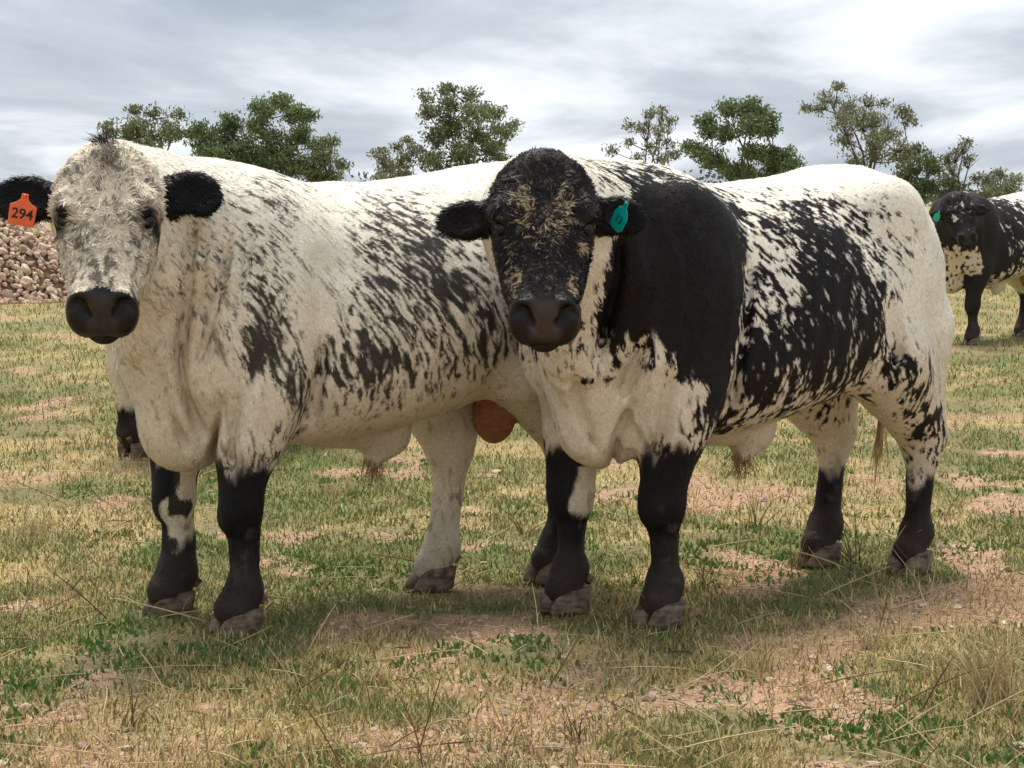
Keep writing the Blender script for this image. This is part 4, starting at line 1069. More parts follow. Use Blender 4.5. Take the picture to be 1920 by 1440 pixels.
# ------------------------------------------------------------------ trees
M_BARK = plain_mat('bark', (0.115, 0.095, 0.075), 0.9, 0.1, 0.4, 3.0, 0.3)
M_LEAF = attr_mat('leaves', rough=0.55, spec=0.25, transl=0.3)
TREE_D = 140.0
def tree(name, label, masses, base_px, dens, leafcol, seed, dist=TREE_D, bare=0.0, leaf=0.25, trunk_r=0.16):
    """masses: (px, py, radius px) of foliage masses; turned into metres round the trunk base"""
    r = np.random.default_rng(seed)
    sc = dist / FPX
    bx = (base_px - 960) * sc
    root = obj(name, None, None, None, (bx, dist, 0)); tag(root, label, 'tree', 'trees along the skyline')
    xs = [m[0] for m in masses]; wid = (max(xs) - min(xs)) * sc * 0.5 + 0.6
    C = []
    for (px, py, rad) in masses:
        x = (px - base_px) * sc; z = CAM_H + (375 - py) * sc
        C.append((x, r.normal() * wid * 0.38, z, rad * sc))
    top = max(c[2] for c in C)
    Vs, Fs, n = [], [], 0
    def limb(p0, p1, r0, r1, bend=0.12, seg=6):
        nonlocal n
        p0, p1 = np.array(p0, float), np.array(p1, float)
        L = np.linalg.norm(p1 - p0)
        off = r.normal(size=3) * bend * L; off[2] *= 0.4
        pts = [p0 + (p1 - p0) * t + off * 4 * t * (1 - t) * (0.6 + 0.4 * math.sin(5 * t)) for t in np.linspace(0, 1, 6)]
        V, F = tube(pts, np.linspace(r0, r1, 6), seg)
        Vs.append(V); Fs.append(F + n); n += len(V)
        return pts
    fork = max(0.9, 0.26 * top)
    limb((0, 0, -0.1), (r.normal() * .1, 0, fork), trunk_r * 1.25, trunk_r, 0.05, 8)
    mains = []
    order = sorted(range(len(C)), key=lambda i: -C[i][3] - C[i][2] * 0.1)
    for k, i in enumerate(order):
        x, y, z, rad = C[i]
        if k < 5 or not mains:
            pts = limb((0, 0, fork * (0.75 + 0.25 * r.random())), (x, y, z), trunk_r * 0.6, 0.025, 0.10)
            mains.append(pts)
        else:
            P = np.array([p for m in mains for p in m[2:5]])
            P = P[P[:, 2] < z + 0.2] if (P[:, 2] < z + 0.2).any() else P
            s = P[np.argmin(np.linalg.norm(P - np.array([x, y, z - 0.5]), axis=1))]
            pts = limb(s, (x, y, z), trunk_r * 0.32, 0.018, 0.12, 5)
            mains.append(pts)
        # twigs through the mass
        for _ in range(int(6 + 7 * bare)):
            d = r.normal(size=3); d /= np.linalg.norm(d); d[2] = abs(d[2]) * (1.0 if bare else 0.6)
            limb(pts[4], np.array([x, y, z]) + d * rad * (1.0 + 0.35 * bare), 0.026, 0.010, 0.15, 3)
    obj('trunk', mesh_np('trunk', np.concatenate(Vs), np.concatenate(Fs)), M_BARK, root)
    # leaves
    LV, LC = [], []
    for (x, y, z, rad) in C:
        nsub = max(4, int(33 * dens * (rad / 0.8) ** 1.6))
        for _ in range(nsub):
            d = r.normal(size=3); d /= np.linalg.norm(d)
            c = np.array([x, y, z]) + d * rad * r.random() ** 0.45 * np.array([1, 1.15, 0.85])
            m = int(20 + 16 * r.random())
            sr = 0.16 + 0.16 * r.random()
            p = c + np.clip(r.normal(size=(m, 3)), -1.7, 1.7) * sr * np.array([1, 1, 0.65])
            a = r.normal(size=(m, 3)); a[:, 2] -= 0.8; a /= np.linalg.norm(a, axis=1)[:, None]
            w = np.cross(a, r.normal(size=(m, 3))); w /= np.linalg.norm(w, axis=1)[:, None] + 1e-6
            l = leaf * (0.45 + 1.0 * r.random(m))[:, None]; ww = l * 0.30
            LV.append(np.stack([p - a * l * .5, p + w * ww * .6 - a * l * .05, p + a * l * .5, p - w * ww * .6 - a * l * .05], 1).reshape(-1, 3))
            tone = np.asarray(leafcol) * (0.75 + 0.5 * r.random())
            LC.append(np.repeat(tone[None] * (0.75 + 0.5 * r.random((m, 1))), 4, axis=0))
    V = np.concatenate(LV); F = np.arange(len(V)).reshape(-1, 4)
    obj('crown', mesh_np('crown', V, F, False, {'col': np.concatenate(LC)}), M_LEAF, root)
G1, G2, G3 = (0.190, 0.215, 0.105), (0.150, 0.195, 0.085), (0.225, 0.235, 0.135)
tree('gum_tree', 'loose thin crowned gum tree at the end of the row above the orange tag', [(215,245,18),(262,238,26),(250,258,28),(300,250,25),(290,212,15),(335,216,13),(250,208,13),(332,246,24),(280,280,30),(230,285,26)], 285, 0.8, G1, 901)
tree('gum_tree', 'broad dense gum tree with several rounded tops behind the back of the orange tagged bull', [(372,240,15),(382,262,26),(430,226,20),(425,256,32),(460,282,36),(500,206,25),(495,240,26),(545,200,21),(558,216,22),(582,222,17),(520,275,34),(562,258,26),(480,312,40),(540,308,36),(400,292,36),(440,320,36)], 480, 1.15, G2, 902)
tree('gum_tree', 'small drooping gum tree leaning at the low end of the broad dense tree', [(600,275,20),(624,268,11),(610,300,24),(642,312,13),(580,312,26),(630,330,16),(600,335,24)], 605, 1.0, G1, 903)
tree('gum_tree', 'small pale gum sapling beside the tall round crowned tree', [(715,292,14),(730,310,18),(747,276,11),(766,264,8),(760,300,18),(780,282,13),(720,335,20),(755,335,20)], 748, 0.75, G3, 904, trunk_r=0.09)
tree('gum_tree', 'tall round crowned gum tree between the two large bulls', [(800,186,12),(842,168,15),(805,214,19),(840,200,22),(880,184,19),(850,238,30),(890,220,25),(906,204,15),(930,214,14),(940,250,20),(962,236,11),(900,258,26),(820,258,24),(870,290,36),(922,290,22),(812,300,27),(930,272,17),(860,330,36)], 868, 0.95, G1, 905)
tree('gum_tree', 'low bushy gum just beside the tall round crowned tree and the dark head', [(942,300,14),(960,306,12),(948,325,18),(930,330,16)], 945, 1.0, G2, 906, trunk_r=0.08)
tree('gum_tree', 'slender see through gum tree with thin stems above the teal tagged head', [(1145,284,9),(1176,238,7),(1216,215,12),(1242,210,9),(1256,226,8),(1205,240,11),(1230,250,13),(1180,270,10),(1215,276,13),(1250,266,9),(1262,290,11),(1236,302,12),(1195,300,12)], 1222, 0.55, G3, 907, bare=0.6, trunk_r=0.10)
tree('gum_tree', 'dense dark green gum tree with an upright crown above the black shoulder', [(1292,276,14),(1312,286,18),(1325,226,17),(1336,246,18),(1360,206,22),(1400,206,24),(1430,220,20),(1446,246,18),(1402,238,25),(1362,250,20),(1345,300,26),(1372,320,22),(1410,288,24),(1440,290,20),(1470,292,18),(1482,310,16),(1400,330,28),(1452,318,22)], 1395, 1.25, G2, 908)
tree('gum_tree', 'wide half bare gum tree with fanned branches behind the cream rump', [(1562,166,11),(1550,186,16),(1530,206,14),(1500,206,9),(1582,200,21),(1620,190,12),(1602,224,25),(1562,236,23),(1650,196,9),(1640,228,21),(1680,210,13),(1698,226,13),(1670,250,22),(1582,268,20),(1630,264,26),(1680,284,24),(1642,290,26),(1702,300,22),(1600,310,26)], 1620, 0.55, G3, 909, bare=1.0)
tree('gum_tree', 'leafy green gum tree rising behind the tail of the teal tagged bull', [(1715,280,13),(1730,300,18),(1702,330,26),(1746,320,16),(1720,360,25),(1742,350,20),(1690,370,24)], 1715, 1.0, G2, 910, trunk_r=0.11)
tree('dead_tree', 'nearly leafless dead tree with bare forked branches above the black head with green tag', [(1790,288,12),(1778,318,12),(1816,302,12),(1802,270,9),(1770,300,8),(1835,335,9)], 1803, 0.10, G3, 911, bare=1.6, trunk_r=0.12)
tree('gum_tree', 'low rounded gum beside the dead tree above the black back', [(1850,336,15),(1882,326,14),(1902,336,13),(1862,352,18),(1890,352,16),(1875,372,20),(1840,368,14)], 1872, 0.75, G3, 912, trunk_r=0.09)
tree('gum_tree', 'low scrubby gum between the leafy green tree and the dead tree', [(1768,336,14),(1790,346,16),(1775,362,16),(1800,366,16)], 1782, 0.8, G1, 913, trunk_r=0.08)

# a far belt of scrub closing the plain: reads as one mass
def belt():
    r = np.random.default_rng(61)
    LV, LC = [], []
    for i in range(520):
        x = -190 + 380 * r.random(); y = 420 + 60 * r.random()
        hgt = (2.5 + 3.2 * r.random()) * (0.55 + 0.9 * vnoise(np.array([[x * 0.03, 0, 0]]), 6)[0])
        m = 34
        p = np.array([x, y, hgt * 0.55]) + r.normal(size=(m, 3)) * np.array([2.4, 1.5, hgt * 0.24])
        p[:, 2] = np.maximum(p[:, 2], 0.3)
        a = r.normal(size=(m, 3)); a /= np.linalg.norm(a, axis=1)[:, None]
        w = np.cross(a, r.normal(size=(m, 3))); w /= np.linalg.norm(w, axis=1)[:, None]
        l = 1.1 * (0.6 + 0.7 * r.random(m))[:, None]
        LV.append(np.stack([p - a * l * .5, p + w * l * .3, p + a * l * .5, p - w * l * .3], 1).reshape(-1, 3))
        LC.append(np.tile(np.array((0.10, 0.12, 0.085)) * (0.7 + 0.6 * r.random()), (m * 4, 1)))
    V = np.concatenate(LV)
    tag(obj('far_scrub', mesh_np('far_scrub', V, np.arange(len(V)).reshape(-1, 4), False, {'col': np.concatenate(LC)}), M_LEAF), 'far off low belt of grey green scrub on the plain', 'scrub', None, 'stuff')
belt()
# ------------------------------------------------------------------ building the animals
M_HIDE = attr_mat('hide', rough=0.7, spec=0.2, var=0.12, vscale=90, bump=0.25, bscale=220, wet=True)
M_HIDE.node_tree.nodes['Bump'].inputs['Strength'].default_value = 0.5
M_HAIR = attr_mat('coat_hair', rough=0.42, spec=0.13)
def hoof_mat():
    m, nt, b = new_mat('hoof_horn')
    N = nt.nodes.new; L = nt.links.new
    tc = N('ShaderNodeTexCoord')
    mp = N('ShaderNodeMapping'); mp.inputs['Scale'].default_value = (14, 14, 90); L(tc.outputs['Object'], mp.inputs[0])
    n1 = N('ShaderNodeTexNoise'); n1.inputs['Scale'].default_value = 1.0; n1.inputs['Detail'].default_value = 4; L(mp.outputs[0], n1.inputs['Vector'])
    n2 = N('ShaderNodeTexNoise'); n2.inputs['Scale'].default_value = 34.0; n2.inputs['Detail'].default_value = 5; L(tc.outputs['Object'], n2.inputs['Vector'])
    r = N('ShaderNodeValToRGB'); e = r.color_ramp.elements
    e[0].position = 0.36; e[0].color = (0.045, 0.030, 0.021, 1); e[1].position = 0.66; e[1].color = (0.25, 0.19, 0.135, 1)
    ad = N('ShaderNodeMath'); ad.operation = 'MULTIPLY_ADD'; ad.inputs[1].default_value = 0.45; L(n1.outputs['Fac'], ad.inputs[0])
    a2 = N('ShaderNodeMath'); a2.operation = 'MULTIPLY'; a2.inputs[1].default_value = 0.55; L(n2.outputs['Fac'], a2.inputs[0]); L(a2.outputs[0], ad.inputs[2])
    L(ad.outputs[0], r.inputs[0]); L(r.outputs[0], b.inputs['Base Color'])
    b.inputs['Roughness'].default_value = 0.8; b.inputs['Specular IOR Level'].default_value = 0.15
    bp = N('ShaderNodeBump'); bp.inputs['Strength'].default_value = 0.35; bp.inputs['Distance'].default_value = 0.004
    L(ad.outputs[0], bp.inputs['Height']); L(bp.outputs[0], b.inputs['Normal'])
    return m
M_HOOF = hoof_mat()
M_EYE, _nt, _b = new_mat('eye'); _b.inputs['Base Color'].default_value = (0.006, 0.004, 0.004, 1); _b.inputs['Roughness'].default_value = 0.06; _b.inputs['Specular IOR Level'].default_value = 0.35
M_TAIL = plain_mat('tail_hair', (0.60, 0.49, 0.35), 0.7, 0.2, 0.4, 60)

def part_info(b, P):
    d, hd, er, lg = b.f(P, parts=True)
    q = b.headq(P)
    isear = er < 0.012
    ishead = (hd < 0.014) & ~isear & (q[:, 2] > -0.21)
    isleg = (lg < 0.02) & (P[:, 2] < 0.5)
    return q, ishead, isear, isleg

def hair_mesh(name, P, N, F, ln, wd, lift, curl, col, rng, clump, swirl):
    n = len(P)
    T = np.cross(N, F); T /= np.linalg.norm(T, axis=1)[:, None] + 1e-9
    j = rng.normal(size=(n, 3)).astype(np.float32)
    ca = (vnoise(P * clump[:, None], 71) - 0.5) * 2 * swirl
    f = F * np.cos(ca)[:, None] + T * (np.sin(ca) + curl * j[:, 0])[:, None]; f /= np.linalg.norm(f, axis=1)[:, None]
    T = np.cross(N, f)
    lf = lift * (0.35 + 1.3 * vnoise(P * clump[:, None] * 1.1 + 7.7, 72)) * (1 + 0.35 * j[:, 1])
    ln = ln * (0.7 + 0.6 * rng.random(n))
    base = P - N * 0.0015
    mid = base + f * (ln * 0.5)[:, None] + N * (ln * lf)[:, None] + T * (ln * curl * 0.3 * j[:, 2])[:, None]
    tip = base + f * (ln * 0.95)[:, None] + N * (ln * lf * 0.9)[:, None] - T * (ln * curl * 0.35 * j[:, 2])[:, None]
    w = (wd * (0.7 + 0.6 * rng.random(n)) * 0.5)[:, None]
    V = np.stack([base - T * w, base + T * w, mid - T * w * 0.9, mid + T * w * 0.9, tip], 1).reshape(-1, 3)
    i = np.arange(n)[:, None] * 5
    Q = i + np.array([[0, 1, 3, 2]]); Tr = i + np.array([[2, 3, 4]])
    C = np.repeat(col, 5, axis=0)
    return mesh_np(name, V, [Q, Tr], True, {'col': C})

def claw(cx, cy, sg, foot_h=0.078):
    th = np.linspace(0, 2 * np.pi, 14, endpoint=False)
    V = []
    for z, sx, sh, sy in ((0.0, 1.0, 0.008, 1.0), (0.012, 1.03, 0.006, 1.03), (0.045, 0.93, -0.008, 0.95), (foot_h, 0.80, -0.024, 0.86)):
        c, s_ = np.cos(th), np.sin(th)
        x = np.sign(c) * np.abs(c) ** 0.8 * 0.072 * sx + sh
        y = np.sign(s_) * np.abs(s_) ** 0.75 * 0.036 * sy
        y = y - sg * 0.010 * np.clip((x + 0.02) / 0.09, 0, 1) ** 2
        V.append(np.stack([cx + x, cy + y, np.full(14, z)], 1))
    V.append(np.array([[cx - 0.024, cy, foot_h + 0.004]])); V.append(np.array([[cx, cy, 0.001]]))
    V = np.concatenate(V)
    i = np.arange(3)[:, None] * 14; j = np.arange(14)[None]; k = (j + 1) % 14
    F = np.stack([i + j, i + k, i + 14 + k, i + 14 + j], -1).reshape(-1, 4)
    tt = [[42 + a, 42 + (a + 1) % 14, 56] for a in range(14)] + [[(a + 1) % 14, a, 57] for a in range(14)]
    return V, F, np.array(tt)

def hoof_mesh(fx, fy, yaw):
    Vs, Fs, Ts, n = [], [], [], 0
    for sg in (1, -1):
        V, F, T = claw(0.0, sg * 0.0415, sg)
        Vs.append(V); Fs.append(F + n); Ts.append(T + n); n += len(V)
        # dewclaw behind the fetlock
        V, F, T = claw(0, 0, sg, 0.05)
        V = V * np.array([0.24, 0.42, 0.6]); V = V @ np.array([[0.7, 0, 0.7], [0, 1, 0], [-0.7, 0, 0.7]]) + np.array([-0.080, sg * 0.028, 0.095])
        Vs.append(V); Fs.append(F + n); Ts.append(T + n); n += len(V)
    V = (np.concatenate(Vs) * np.array([0.92, 0.90, 0.92])) @ rotz(yaw).T + np.array([fx + 0.032, fy, 0])
    return mesh_np('hoof', V, [np.concatenate(Fs), np.concatenate(Ts)])

def uv_sphere(c, r, nu=16, nv=10):
    V = []
    for i in range(nv + 1):
        ph = math.pi * i / nv
        for j in range(nu):
            th = 2 * math.pi * j / nu
            V.append((c[0] + r * math.sin(ph) * math.cos(th), c[1] + r * math.sin(ph) * math.sin(th), c[2] + r * math.cos(ph)))
    i = np.arange(nv)[:, None] * nu; j = np.arange(nu)[None]; k = (j + 1) % nu
    F = np.stack([i + j, i + nu + j, i + nu + k, i + k], -1).reshape(-1, 4)
    return np.array(V), F

def build_bull(b, paint, name, label, step, nhair, hair_w=0.0028, group='bulls'):
    root = obj(name, None)
    root.empty_display_size = 0.2
    root.location = b.org
    root.rotation_euler = (0, 0, math.atan2(b.h[1], b.h[0]))
    root.scale = (b.sc,) * 3
    tag(root, label, 'bull', group)
    V, F = surface_nets(b.f, (-1.10, -0.62, 0.03), (1.62, 0.86, 1.62), step)
    V = smooth_mesh(V, F, 2, 0.4)
    N, A = vnormals(V, F)
    info = part_info(b, V)
    col, bare, wet = paint(b, V, N, info)
    me = mesh_np('body', V, F, True, {'col': col, 'wet': wet.astype(np.float32)})
    obj('body', me, M_HIDE, root)
    rng = np.random.default_rng(b.seed)
    # hair roots by face area
    q, ishead, isear, isleg = info
    dens = 1 + 1.2 * ishead + 0.8 * isear
    wgt = A * dens[F[:, 0]]
    fi = rng.choice(len(F), nhair, p=wgt / wgt.sum())
    u, v = rng.random(nhair)[:, None], rng.random(nhair)[:, None]
    def lerp(X): return (X[F[fi, 0]] * (1 - u) + X[F[fi, 1]] * u) * (1 - v) + (X[F[fi, 3]] * (1 - u) + X[F[fi, 2]] * u) * v
    P = lerp(V); Nn = lerp(N); Nn /= np.linalg.norm(Nn, axis=1)[:, None]
    info = part_info(b, P)
    col, bare, wet = paint(b, P, Nn, info)
    q, ishead, isear, isleg = info
    eyeball = ishead & (np.hypot(np.abs(q[:, 0]) - 0.137, q[:, 1] - 0.212) < 0.030)
    keep = ~(bare | eyeball | ((isleg) & (P[:, 2] < 0.075)))
    P, Nn, col = P[keep], Nn[keep], col[keep]; q, ishead, isear, isleg = [a[keep] for a in info]
    Fl = flow_dir(b, P, Nn, ishead, isleg, isear)
    n = len(P)
    ln = np.full(n, 0.015); lift = np.full(n, 0.13); curl = np.full(n, 0.15); clump = np.full(n, 40.0); swirl = np.full(n, 0.45)
    neck = (P[:, 0] > 0.6) & ~ishead & (P[:, 2] > 0.8)
    ln[neck] = 0.019
    fore = ishead & (q[:, 2] > -0.06)
    ln[fore] = 0.021 * (1 - 0.5 * sstep(0.26, 0.40, q[fore, 1])) * (1 - 0.4 * sstep(0.05, -0.02, q[fore, 1])); lift[fore] = 0.30; curl[fore] = 0.22; clump[fore] = 58.0; swirl[fore] = 2.6
    ln[isear] = 0.022; lift[isear] = 0.25; curl[isear] = 0.4
    ln[isleg] = 0.014; lift[isleg] = 0.14; clump[isleg] = 50.0
    low = (P[:, 2] < 0.62) & ~isleg
    ln[low] = 0.014
    col = col * ((0.80 + 0.4 * rng.random(n)) * (0.84 + 0.32 * vnoise(P * clump[:, None] * 1.1 + 7.7, 72)))[:, None]  # clump shading put into the strand colour, lighter where the hair lifts
    hm = hair_mesh('coat', P, Nn, Fl, ln, np.full(n, hair_w), lift, curl, col, rng, clump, swirl)
    co = obj('coat', hm, M_HAIR, root); co['kind'] = 'stuff'
    # hooves
    for i in range(4):
        fx, fy = b.feet[i][:2]
        obj('hoof', hoof_mesh(fx, fy, (-0.08 if fy < 0 else 0.08)), M_HOOF, root)
    for sg in (1, -1):
        V, F = uv_sphere((0, 0, 0), 0.0235 * b.hsc)
        o = obj('eye', mesh_np('eye', V + b.hp((sg * 0.1285, 0.212, 0.006)), F), M_EYE, root)
    return root

def hair_lock(name, root, base, direc, n, ln, spread, col, mat, rng, wd=0.003, drop=0.3, jit=0.28):
    """a tuft: curved tapering strands from a small patch"""
    direc = np.asarray(direc, float); direc /= np.linalg.norm(direc)
    Vs, Fs = [], []
    k = 0
    for i in range(n):
        p = np.asarray(base) + rng.normal(size=3) * spread
        d = direc + rng.normal(size=3) * jit
        l = ln * (0.6 + 0.6 * rng.random())
        pts = [p]
        for s in range(5):
            d = d + rng.normal(size=3) * 0.46 * jit + np.array([0, 0, -drop * 0.2])
            d /= np.linalg.norm(d)
            pts.append(pts[-1] + d * l / 5)
        V, F = tube(pts, wd * 0.5 * np.array([1, 1, 0.9, 0.7, 0.5, 0.15]), 4)
        Vs.append(V); Fs.append(F + k); k += len(V)
    V = np.concatenate(Vs)
    c = np.repeat((np.asarray(col)[None] * (0.7 + 0.6 * rng.random(n))[:, None]), 24, axis=0)
    return obj(name, mesh_np(name, V, np.concatenate(Fs), True, {'col': c}), mat, root)

def at(px, py, Y):
    """point seen at pixel (px,py) of a 1920x1440 frame at distance Y ahead"""
    cx, cy = (px - 960) / FPX, (720 - py) / FPX
    fwd = np.array([0, math.cos(PITCH), -math.sin(PITCH)]); up = np.array([0, math.sin(PITCH), math.cos(PITCH)])
    d = fwd + cx * np.array([1.0, 0, 0]) + cy * up
    return np.array([0, 0, CAM_H]) + d * (Y / d[1])

CREASE_A = [(0.03, 0.02, [(0.47, 1.243), (0.478, 1.137), (0.489, 1.03), (0.507, 0.936), (0.528, 0.811), (0.514, 0.701), (0.478, 0.588)]), (0.02, 0.014, [(0.37, 1.165), (0.399, 1.028), (0.437, 0.906), (0.476, 0.796)]), (0.014, 0.012, [(0.436, 1.181), (0.447, 1.06), (0.47, 0.952)]), (0.012, 0.01, [(0.316, 1.195), (0.336, 1.058), (0.358, 0.936)]), (0.018, 0.014, [(0.578, 0.796), (0.56, 0.652), (0.523, 0.539)]), (0.02, 0.014, [(0.394, 0.719), (0.425, 0.621), (0.458, 0.509)]), (0.021, 0.018, [(0.345, 0.726), (0.366, 0.655), (0.38, 0.574), (0.383, 0.486)]), (0.01, 0.008, [(0.398, 0.687), (0.392, 0.638), (0.388, 0.598)]), (0.03, 0.02, [(0.118, 0.864), (0.132, 0.769), (0.149, 0.689), (0.17, 0.604)])]
CREASE_B = [(0.024, 0.018, [(0.447, 1.183), (0.448, 1.059), (0.474, 0.933), (0.508, 0.808)]), (0.03, 0.024, [(0.365, 0.87), (0.402, 0.774), (0.438, 0.692)]), (0.02, 0.016, [(0.575, 0.777), (0.548, 0.642), (0.499, 0.528)]), (0.022, 0.016, [(0.399, 0.676), (0.437, 0.578), (0.449, 0.473)]), (0.020, 0.02, [(0.281, 0.774), (0.304, 0.677), (0.311, 0.579), (0.324, 0.499)]), (0.026, 0.018, [(0.037, 1.111), (0.039, 0.983), (0.052, 0.855), (0.075, 0.743), (0.091, 0.624)])]
BULL_A = Bull((-0.775, -0.632), (-0.92, 6.905), [(-1.043, 7.06), (-0.80, 6.75), (-0.246, 7.54), (0.143, 7.69)],
              at(203, 303, 6.42), at(190, 592, 6.19), (1, 0.10, 0.02),
              [((0.155, 0.080, -0.09), (0.320, 0.052, -0.10), 0.078, 0.15), ((-0.155, 0.085, -0.09), (-0.34, 0.080, -0.10), 0.082, 0.15)], 11, crease=CREASE_A)
BULL_B = Bull((-0.694, -0.72), (0.323, 6.995), [(0.182, 7.11), (0.464, 6.88), (1.10, 8.04), (1.39, 7.86)],
              at(1018, 318, 6.45), at(1022, 606, 6.21), (1, 0.02, 0.0),
              [((0.15, 0.11, -0.09), (0.295, 0.12, -0.09), 0.066, 0.15), ((-0.15, 0.12, -0.09), (-0.305, 0.135, -0.10), 0.060, 0.15)], 23, crease=CREASE_B, scr=0.5)
BULL_C = Bull((-0.72, -0.69), (3.96, 20.45), [(3.83, 20.58), (4.09, 20.32), (4.78, 21.48), (5.02, 21.2)],
              at(1795, 371, 20.0), at(1815, 451, 19.78), (1, -0.12, 0.0),
              [((0.15, 0.11, -0.09), (0.295, 0.16, -0.10), 0.060, 0.15), ((-0.15, 0.11, -0.09), (-0.33, 0.13, -0.08), 0.060, 0.15)], 37, 0.97)
_hd = np.array([0.42, 0.907]); _hl = np.array([-0.907, 0.42])
_hm = np.array([-1.91, 11.4]) - 0.155 * _hl
_fm = _hm + 1.22 * _hd
BULL_D = Bull(tuple(_hd), tuple(_fm), [tuple(_fm - .15 * _hl), tuple(_fm + .15 * _hl), tuple(_hm - .155 * _hl), tuple(_hm + .155 * _hl)],
              (*(_fm + 0.62 * _hd), 1.10), (*(_fm + 0.95 * _hd), 0.72), (*_hl, 0),
              [((0.15, 0.11, -0.09), (0.295, 0.16, -0.10), 0.055, 0.15), ((-0.15, 0.11, -0.09), (-0.30, 0.14, -0.10), 0.055, 0.15)], 51, 1.0)

BULL_B.pad = (0.050, 0.035, 0.0335)
bull_a = build_bull(BULL_A, paint_a, 'speckled_bull', 'large cream bull with grey speckled flank and orange ear tag 294', 0.008, 150000)
bull_b = build_bull(BULL_B, paint_b, 'speckled_bull', 'black and cream bull with dark face and teal ear tag beside the orange tagged bull', 0.008, 150000)
bull_c = build_bull(BULL_C, paint_c, 'speckled_bull', 'mostly black bull with green ear tag standing behind the teal tagged bull', 0.016, 26000, 0.006)
bull_d = build_bull(BULL_D, paint_d, 'speckled_bull', 'bull hidden behind the orange tagged bull with only a black lower hind leg showing', 0.018, 26000, 0.006)
# ------------------------------------------------------------------ ear tags, tails, tufts
def text_mesh(s, size):
    cu = bpy.data.curves.new('number', 'FONT'); cu.body = s; cu.size = size; cu.align_x = 'CENTER'; cu.align_y = 'CENTER'; cu.extrude = 0.0004; cu.offset = size * 0.018
    o = bpy.data.objects.new('tmp', cu); COL.objects.link(o)
    bpy.context.view_layer.update()
    me = bpy.data.meshes.new_from_object(o.evaluated_get(bpy.context.evaluated_depsgraph_get()))
    bpy.data.objects.remove(o)
    me.name = 'number'
    return me
def ear_tag(b, root, cen, outline, col, text, tsize, tilt, yaw, tcol=(0.02, 0.012, 0.01), toff=(0, -0.012)):
    """outline in metres in the tag's own plane, hung at cen (local coordinates), facing the camera side"""
    X, U = b.M.T @ np.array([1.0, 0, 0]), np.array([0, 0, 1.0])
    R0 = np.array([math.cos(yaw), math.sin(yaw), 0]); X = b.M.T @ R0
    ct, st = math.cos(tilt), math.sin(tilt)
    ex = X * ct + U * st; ey = -X * st + U * ct; ez = np.cross(ex, ey)
    O = np.array(outline, float); n = len(O)
    V = np.concatenate([np.c_[O, np.full(n, 0.0)], np.c_[O * 0.97, np.full(n, 0.0012)], np.c_[O * 0.97, np.full(n, -0.0022)]])
    V[:, 2] += 0.6 * V[:, 0] ** 2
    M3 = np.stack([ex, ey, ez], 1)
    me = bpy.data.meshes.new('ear_tag')
    fs = [tuple(range(n, 2 * n)), tuple(range(3 * n - 1, 2 * n - 1, -1))]
    for i in range(n):
        k = (i + 1) % n
        fs += [(i, k, n + k, n + i), (k, i, 2 * n + i, 2 * n + k)]
    me.from_pydata([tuple(v) for v in (V @ M3.T + np.asarray(cen))], [], fs); me.update()
    m = plain_mat('tag_plastic', col, 0.45, 0.4, 0.28, 45)
    t = obj('ear_tag', me, m, root)
    if text:
        tm = text_mesh(text, tsize)
        co = np.empty(len(tm.vertices) * 3); tm.vertices.foreach_get('co', co); co = co.reshape(-1, 3)
        co[:, 0] += toff[0]; co[:, 1] += toff[1]; co[:, 2] += 0.0018 + 0.6 * co[:, 0] ** 2
        tm.vertices.foreach_set('co', (co @ M3.T + np.asarray(cen)).ravel()); tm.update()
        obj('number', tm, plain_mat('tag_print', tcol, 0.5, 0.3, 0.2, 50), t)
    # rivet
    V, F = uv_sphere((0, 0, 0), 0.006, 10, 6)
    obj('rivet', mesh_np('rivet', V * np.array([1, 1, 0.6]) @ M3.T + np.asarray(cen) + ey * (O[:, 1].max() - 0.006) + ez * 0.002, F), m, t)
    return t
SQ = [(-0.036, -0.044), (0.036, -0.044), (0.0375, 0.012), (0.022, 0.020), (0.011, 0.030), (0.009, 0.046), (-0.009, 0.046), (-0.011, 0.030), (-0.022, 0.020), (-0.0375, 0.012)]
ear_tag(BULL_A, bull_a, BULL_A.w2l(at(43, 394, 6.385)), SQ, (0.80, 0.13, 0.035), '294', 0.040, -0.17, 0.15)
OV = [(-0.018, -0.048), (0.018, -0.048), (0.029, -0.036), (0.031, 0.0), (0.022, 0.020), (0.009, 0.030), (0.007, 0.050), (-0.007, 0.050), (-0.009, 0.030), (-0.022, 0.020), (-0.031, 0.0), (-0.029, -0.036)]
ear_tag(BULL_B, bull_b, BULL_B.w2l(at(1164, 405, 6.415)), [(x * 0.92, y * 0.95) for x, y in OV], (0.0, 0.33, 0.31), '13', 0.030, -0.58, -0.85, (0.0, 0.09, 0.10))
ear_tag(BULL_C, bull_c, BULL_C.hp((-0.25, 0.165, -0.025)), OV, (0.02, 0.42, 0.20), '', 0.034, -0.45, 0.2)

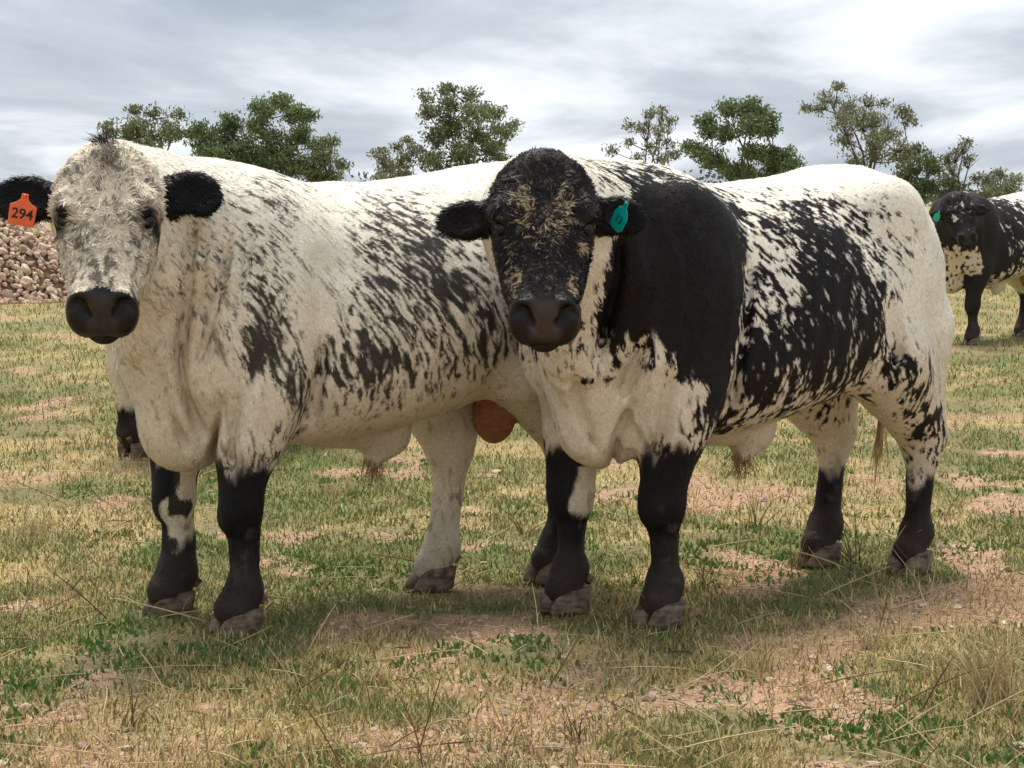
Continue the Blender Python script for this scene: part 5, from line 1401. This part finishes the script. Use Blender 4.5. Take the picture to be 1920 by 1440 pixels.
def tail(b, root, pts, tuft_len, col, nh=40):
    pts = np.array(pts, float)
    t = np.linspace(0, 1, len(pts)); tt = np.linspace(0, 1, 24)
    path = np.stack([np.interp(tt, t, pts[:, k]) for k in range(3)], 1)
    for _ in range(3): path[1:-1] = (path[:-2] + path[1:-1] * 2 + path[2:]) / 4
    V, F = tube(path, 0.030 * (1 - tt) ** 0.8 + 0.011, 10)
    tl = obj('tail', mesh_np('tail', V, F), M_TAIL, root)
    rng = np.random.default_rng(b.seed + 9)
    hair_lock('tail_switch', tl, path[-2], path[-1] - path[-3], nh, tuft_len, 0.006, col, M_HAIR, rng, 0.0035, 0.3, 0.09)
tail(BULL_A, bull_a, [(-0.78, 0.02, 1.275), (-0.865, 0.02, 1.20), (-0.91, 0.03, 1.08), (-0.93, 0.04, 0.85), (-0.90, 0.02, 0.62), (-0.88, 0.0, 0.52)], 0.24, (0.42, 0.30, 0.17))
tail(BULL_B, bull_b, [(-0.78, 0.0, 1.275), (-0.865, 0.0, 1.20), (-0.91, -0.02, 1.08), (-0.94, -0.07, 0.85), (-0.95, -0.10, 0.62), (-0.94, -0.11, 0.50)], 0.26, (0.42, 0.27, 0.14))
tail(BULL_C, bull_c, [(-0.78, 0.0, 1.275), (-0.865, 0.0, 1.20), (-0.91, 0.0, 1.08), (-0.94, 0.0, 0.85), (-0.95, 0.0, 0.6)], 0.24, (0.1, 0.07, 0.05))
tail(BULL_D, bull_d, [(-0.78, 0.0, 1.275), (-0.865, 0.0, 1.20), (-0.91, 0.0, 1.08), (-0.94, -0.02, 0.85), (-0.95, -0.04, 0.6)], 0.24, (0.3, 0.22, 0.14))
_r = np.random.default_rng(4)
# sheath hair, forelock on the poll, ragged ear fringe
for b, root in ((BULL_A, bull_a), (BULL_B, bull_b)):
    hair_lock('sheath_hair', root, (0.005, 0.0, 0.455), (0.1, 0, -1), 110, 0.085, 0.018, (0.40, 0.27, 0.13), M_HAIR, _r, 0.0022, 0.1)
    hair_lock('sheath_hair', root, (0.0, 0.0, 0.44), (0.1, 0, -1), 9, 0.13, 0.014, (0.10, 0.07, 0.04), M_HAIR, _r, 0.0018, 0.1)
hair_lock('forelock', bull_a, BULL_A.hp((-0.005, -0.038, -0.005)), BULL_A.H @ np.array([-0.35, -0.9, 0.3]), 260, 0.050, 0.012, (0.060, 0.045, 0.040), M_HAIR, _r, 0.0026, 0.5)
hair_lock('forelock', bull_a, BULL_A.hp((0.0, 0.0, 0.035)), BULL_A.H @ np.array([0.0, 0.5, 0.6]), 150, 0.050, 0.020, (0.22, 0.18, 0.14), M_HAIR, _r, 0.0026, 0.5)
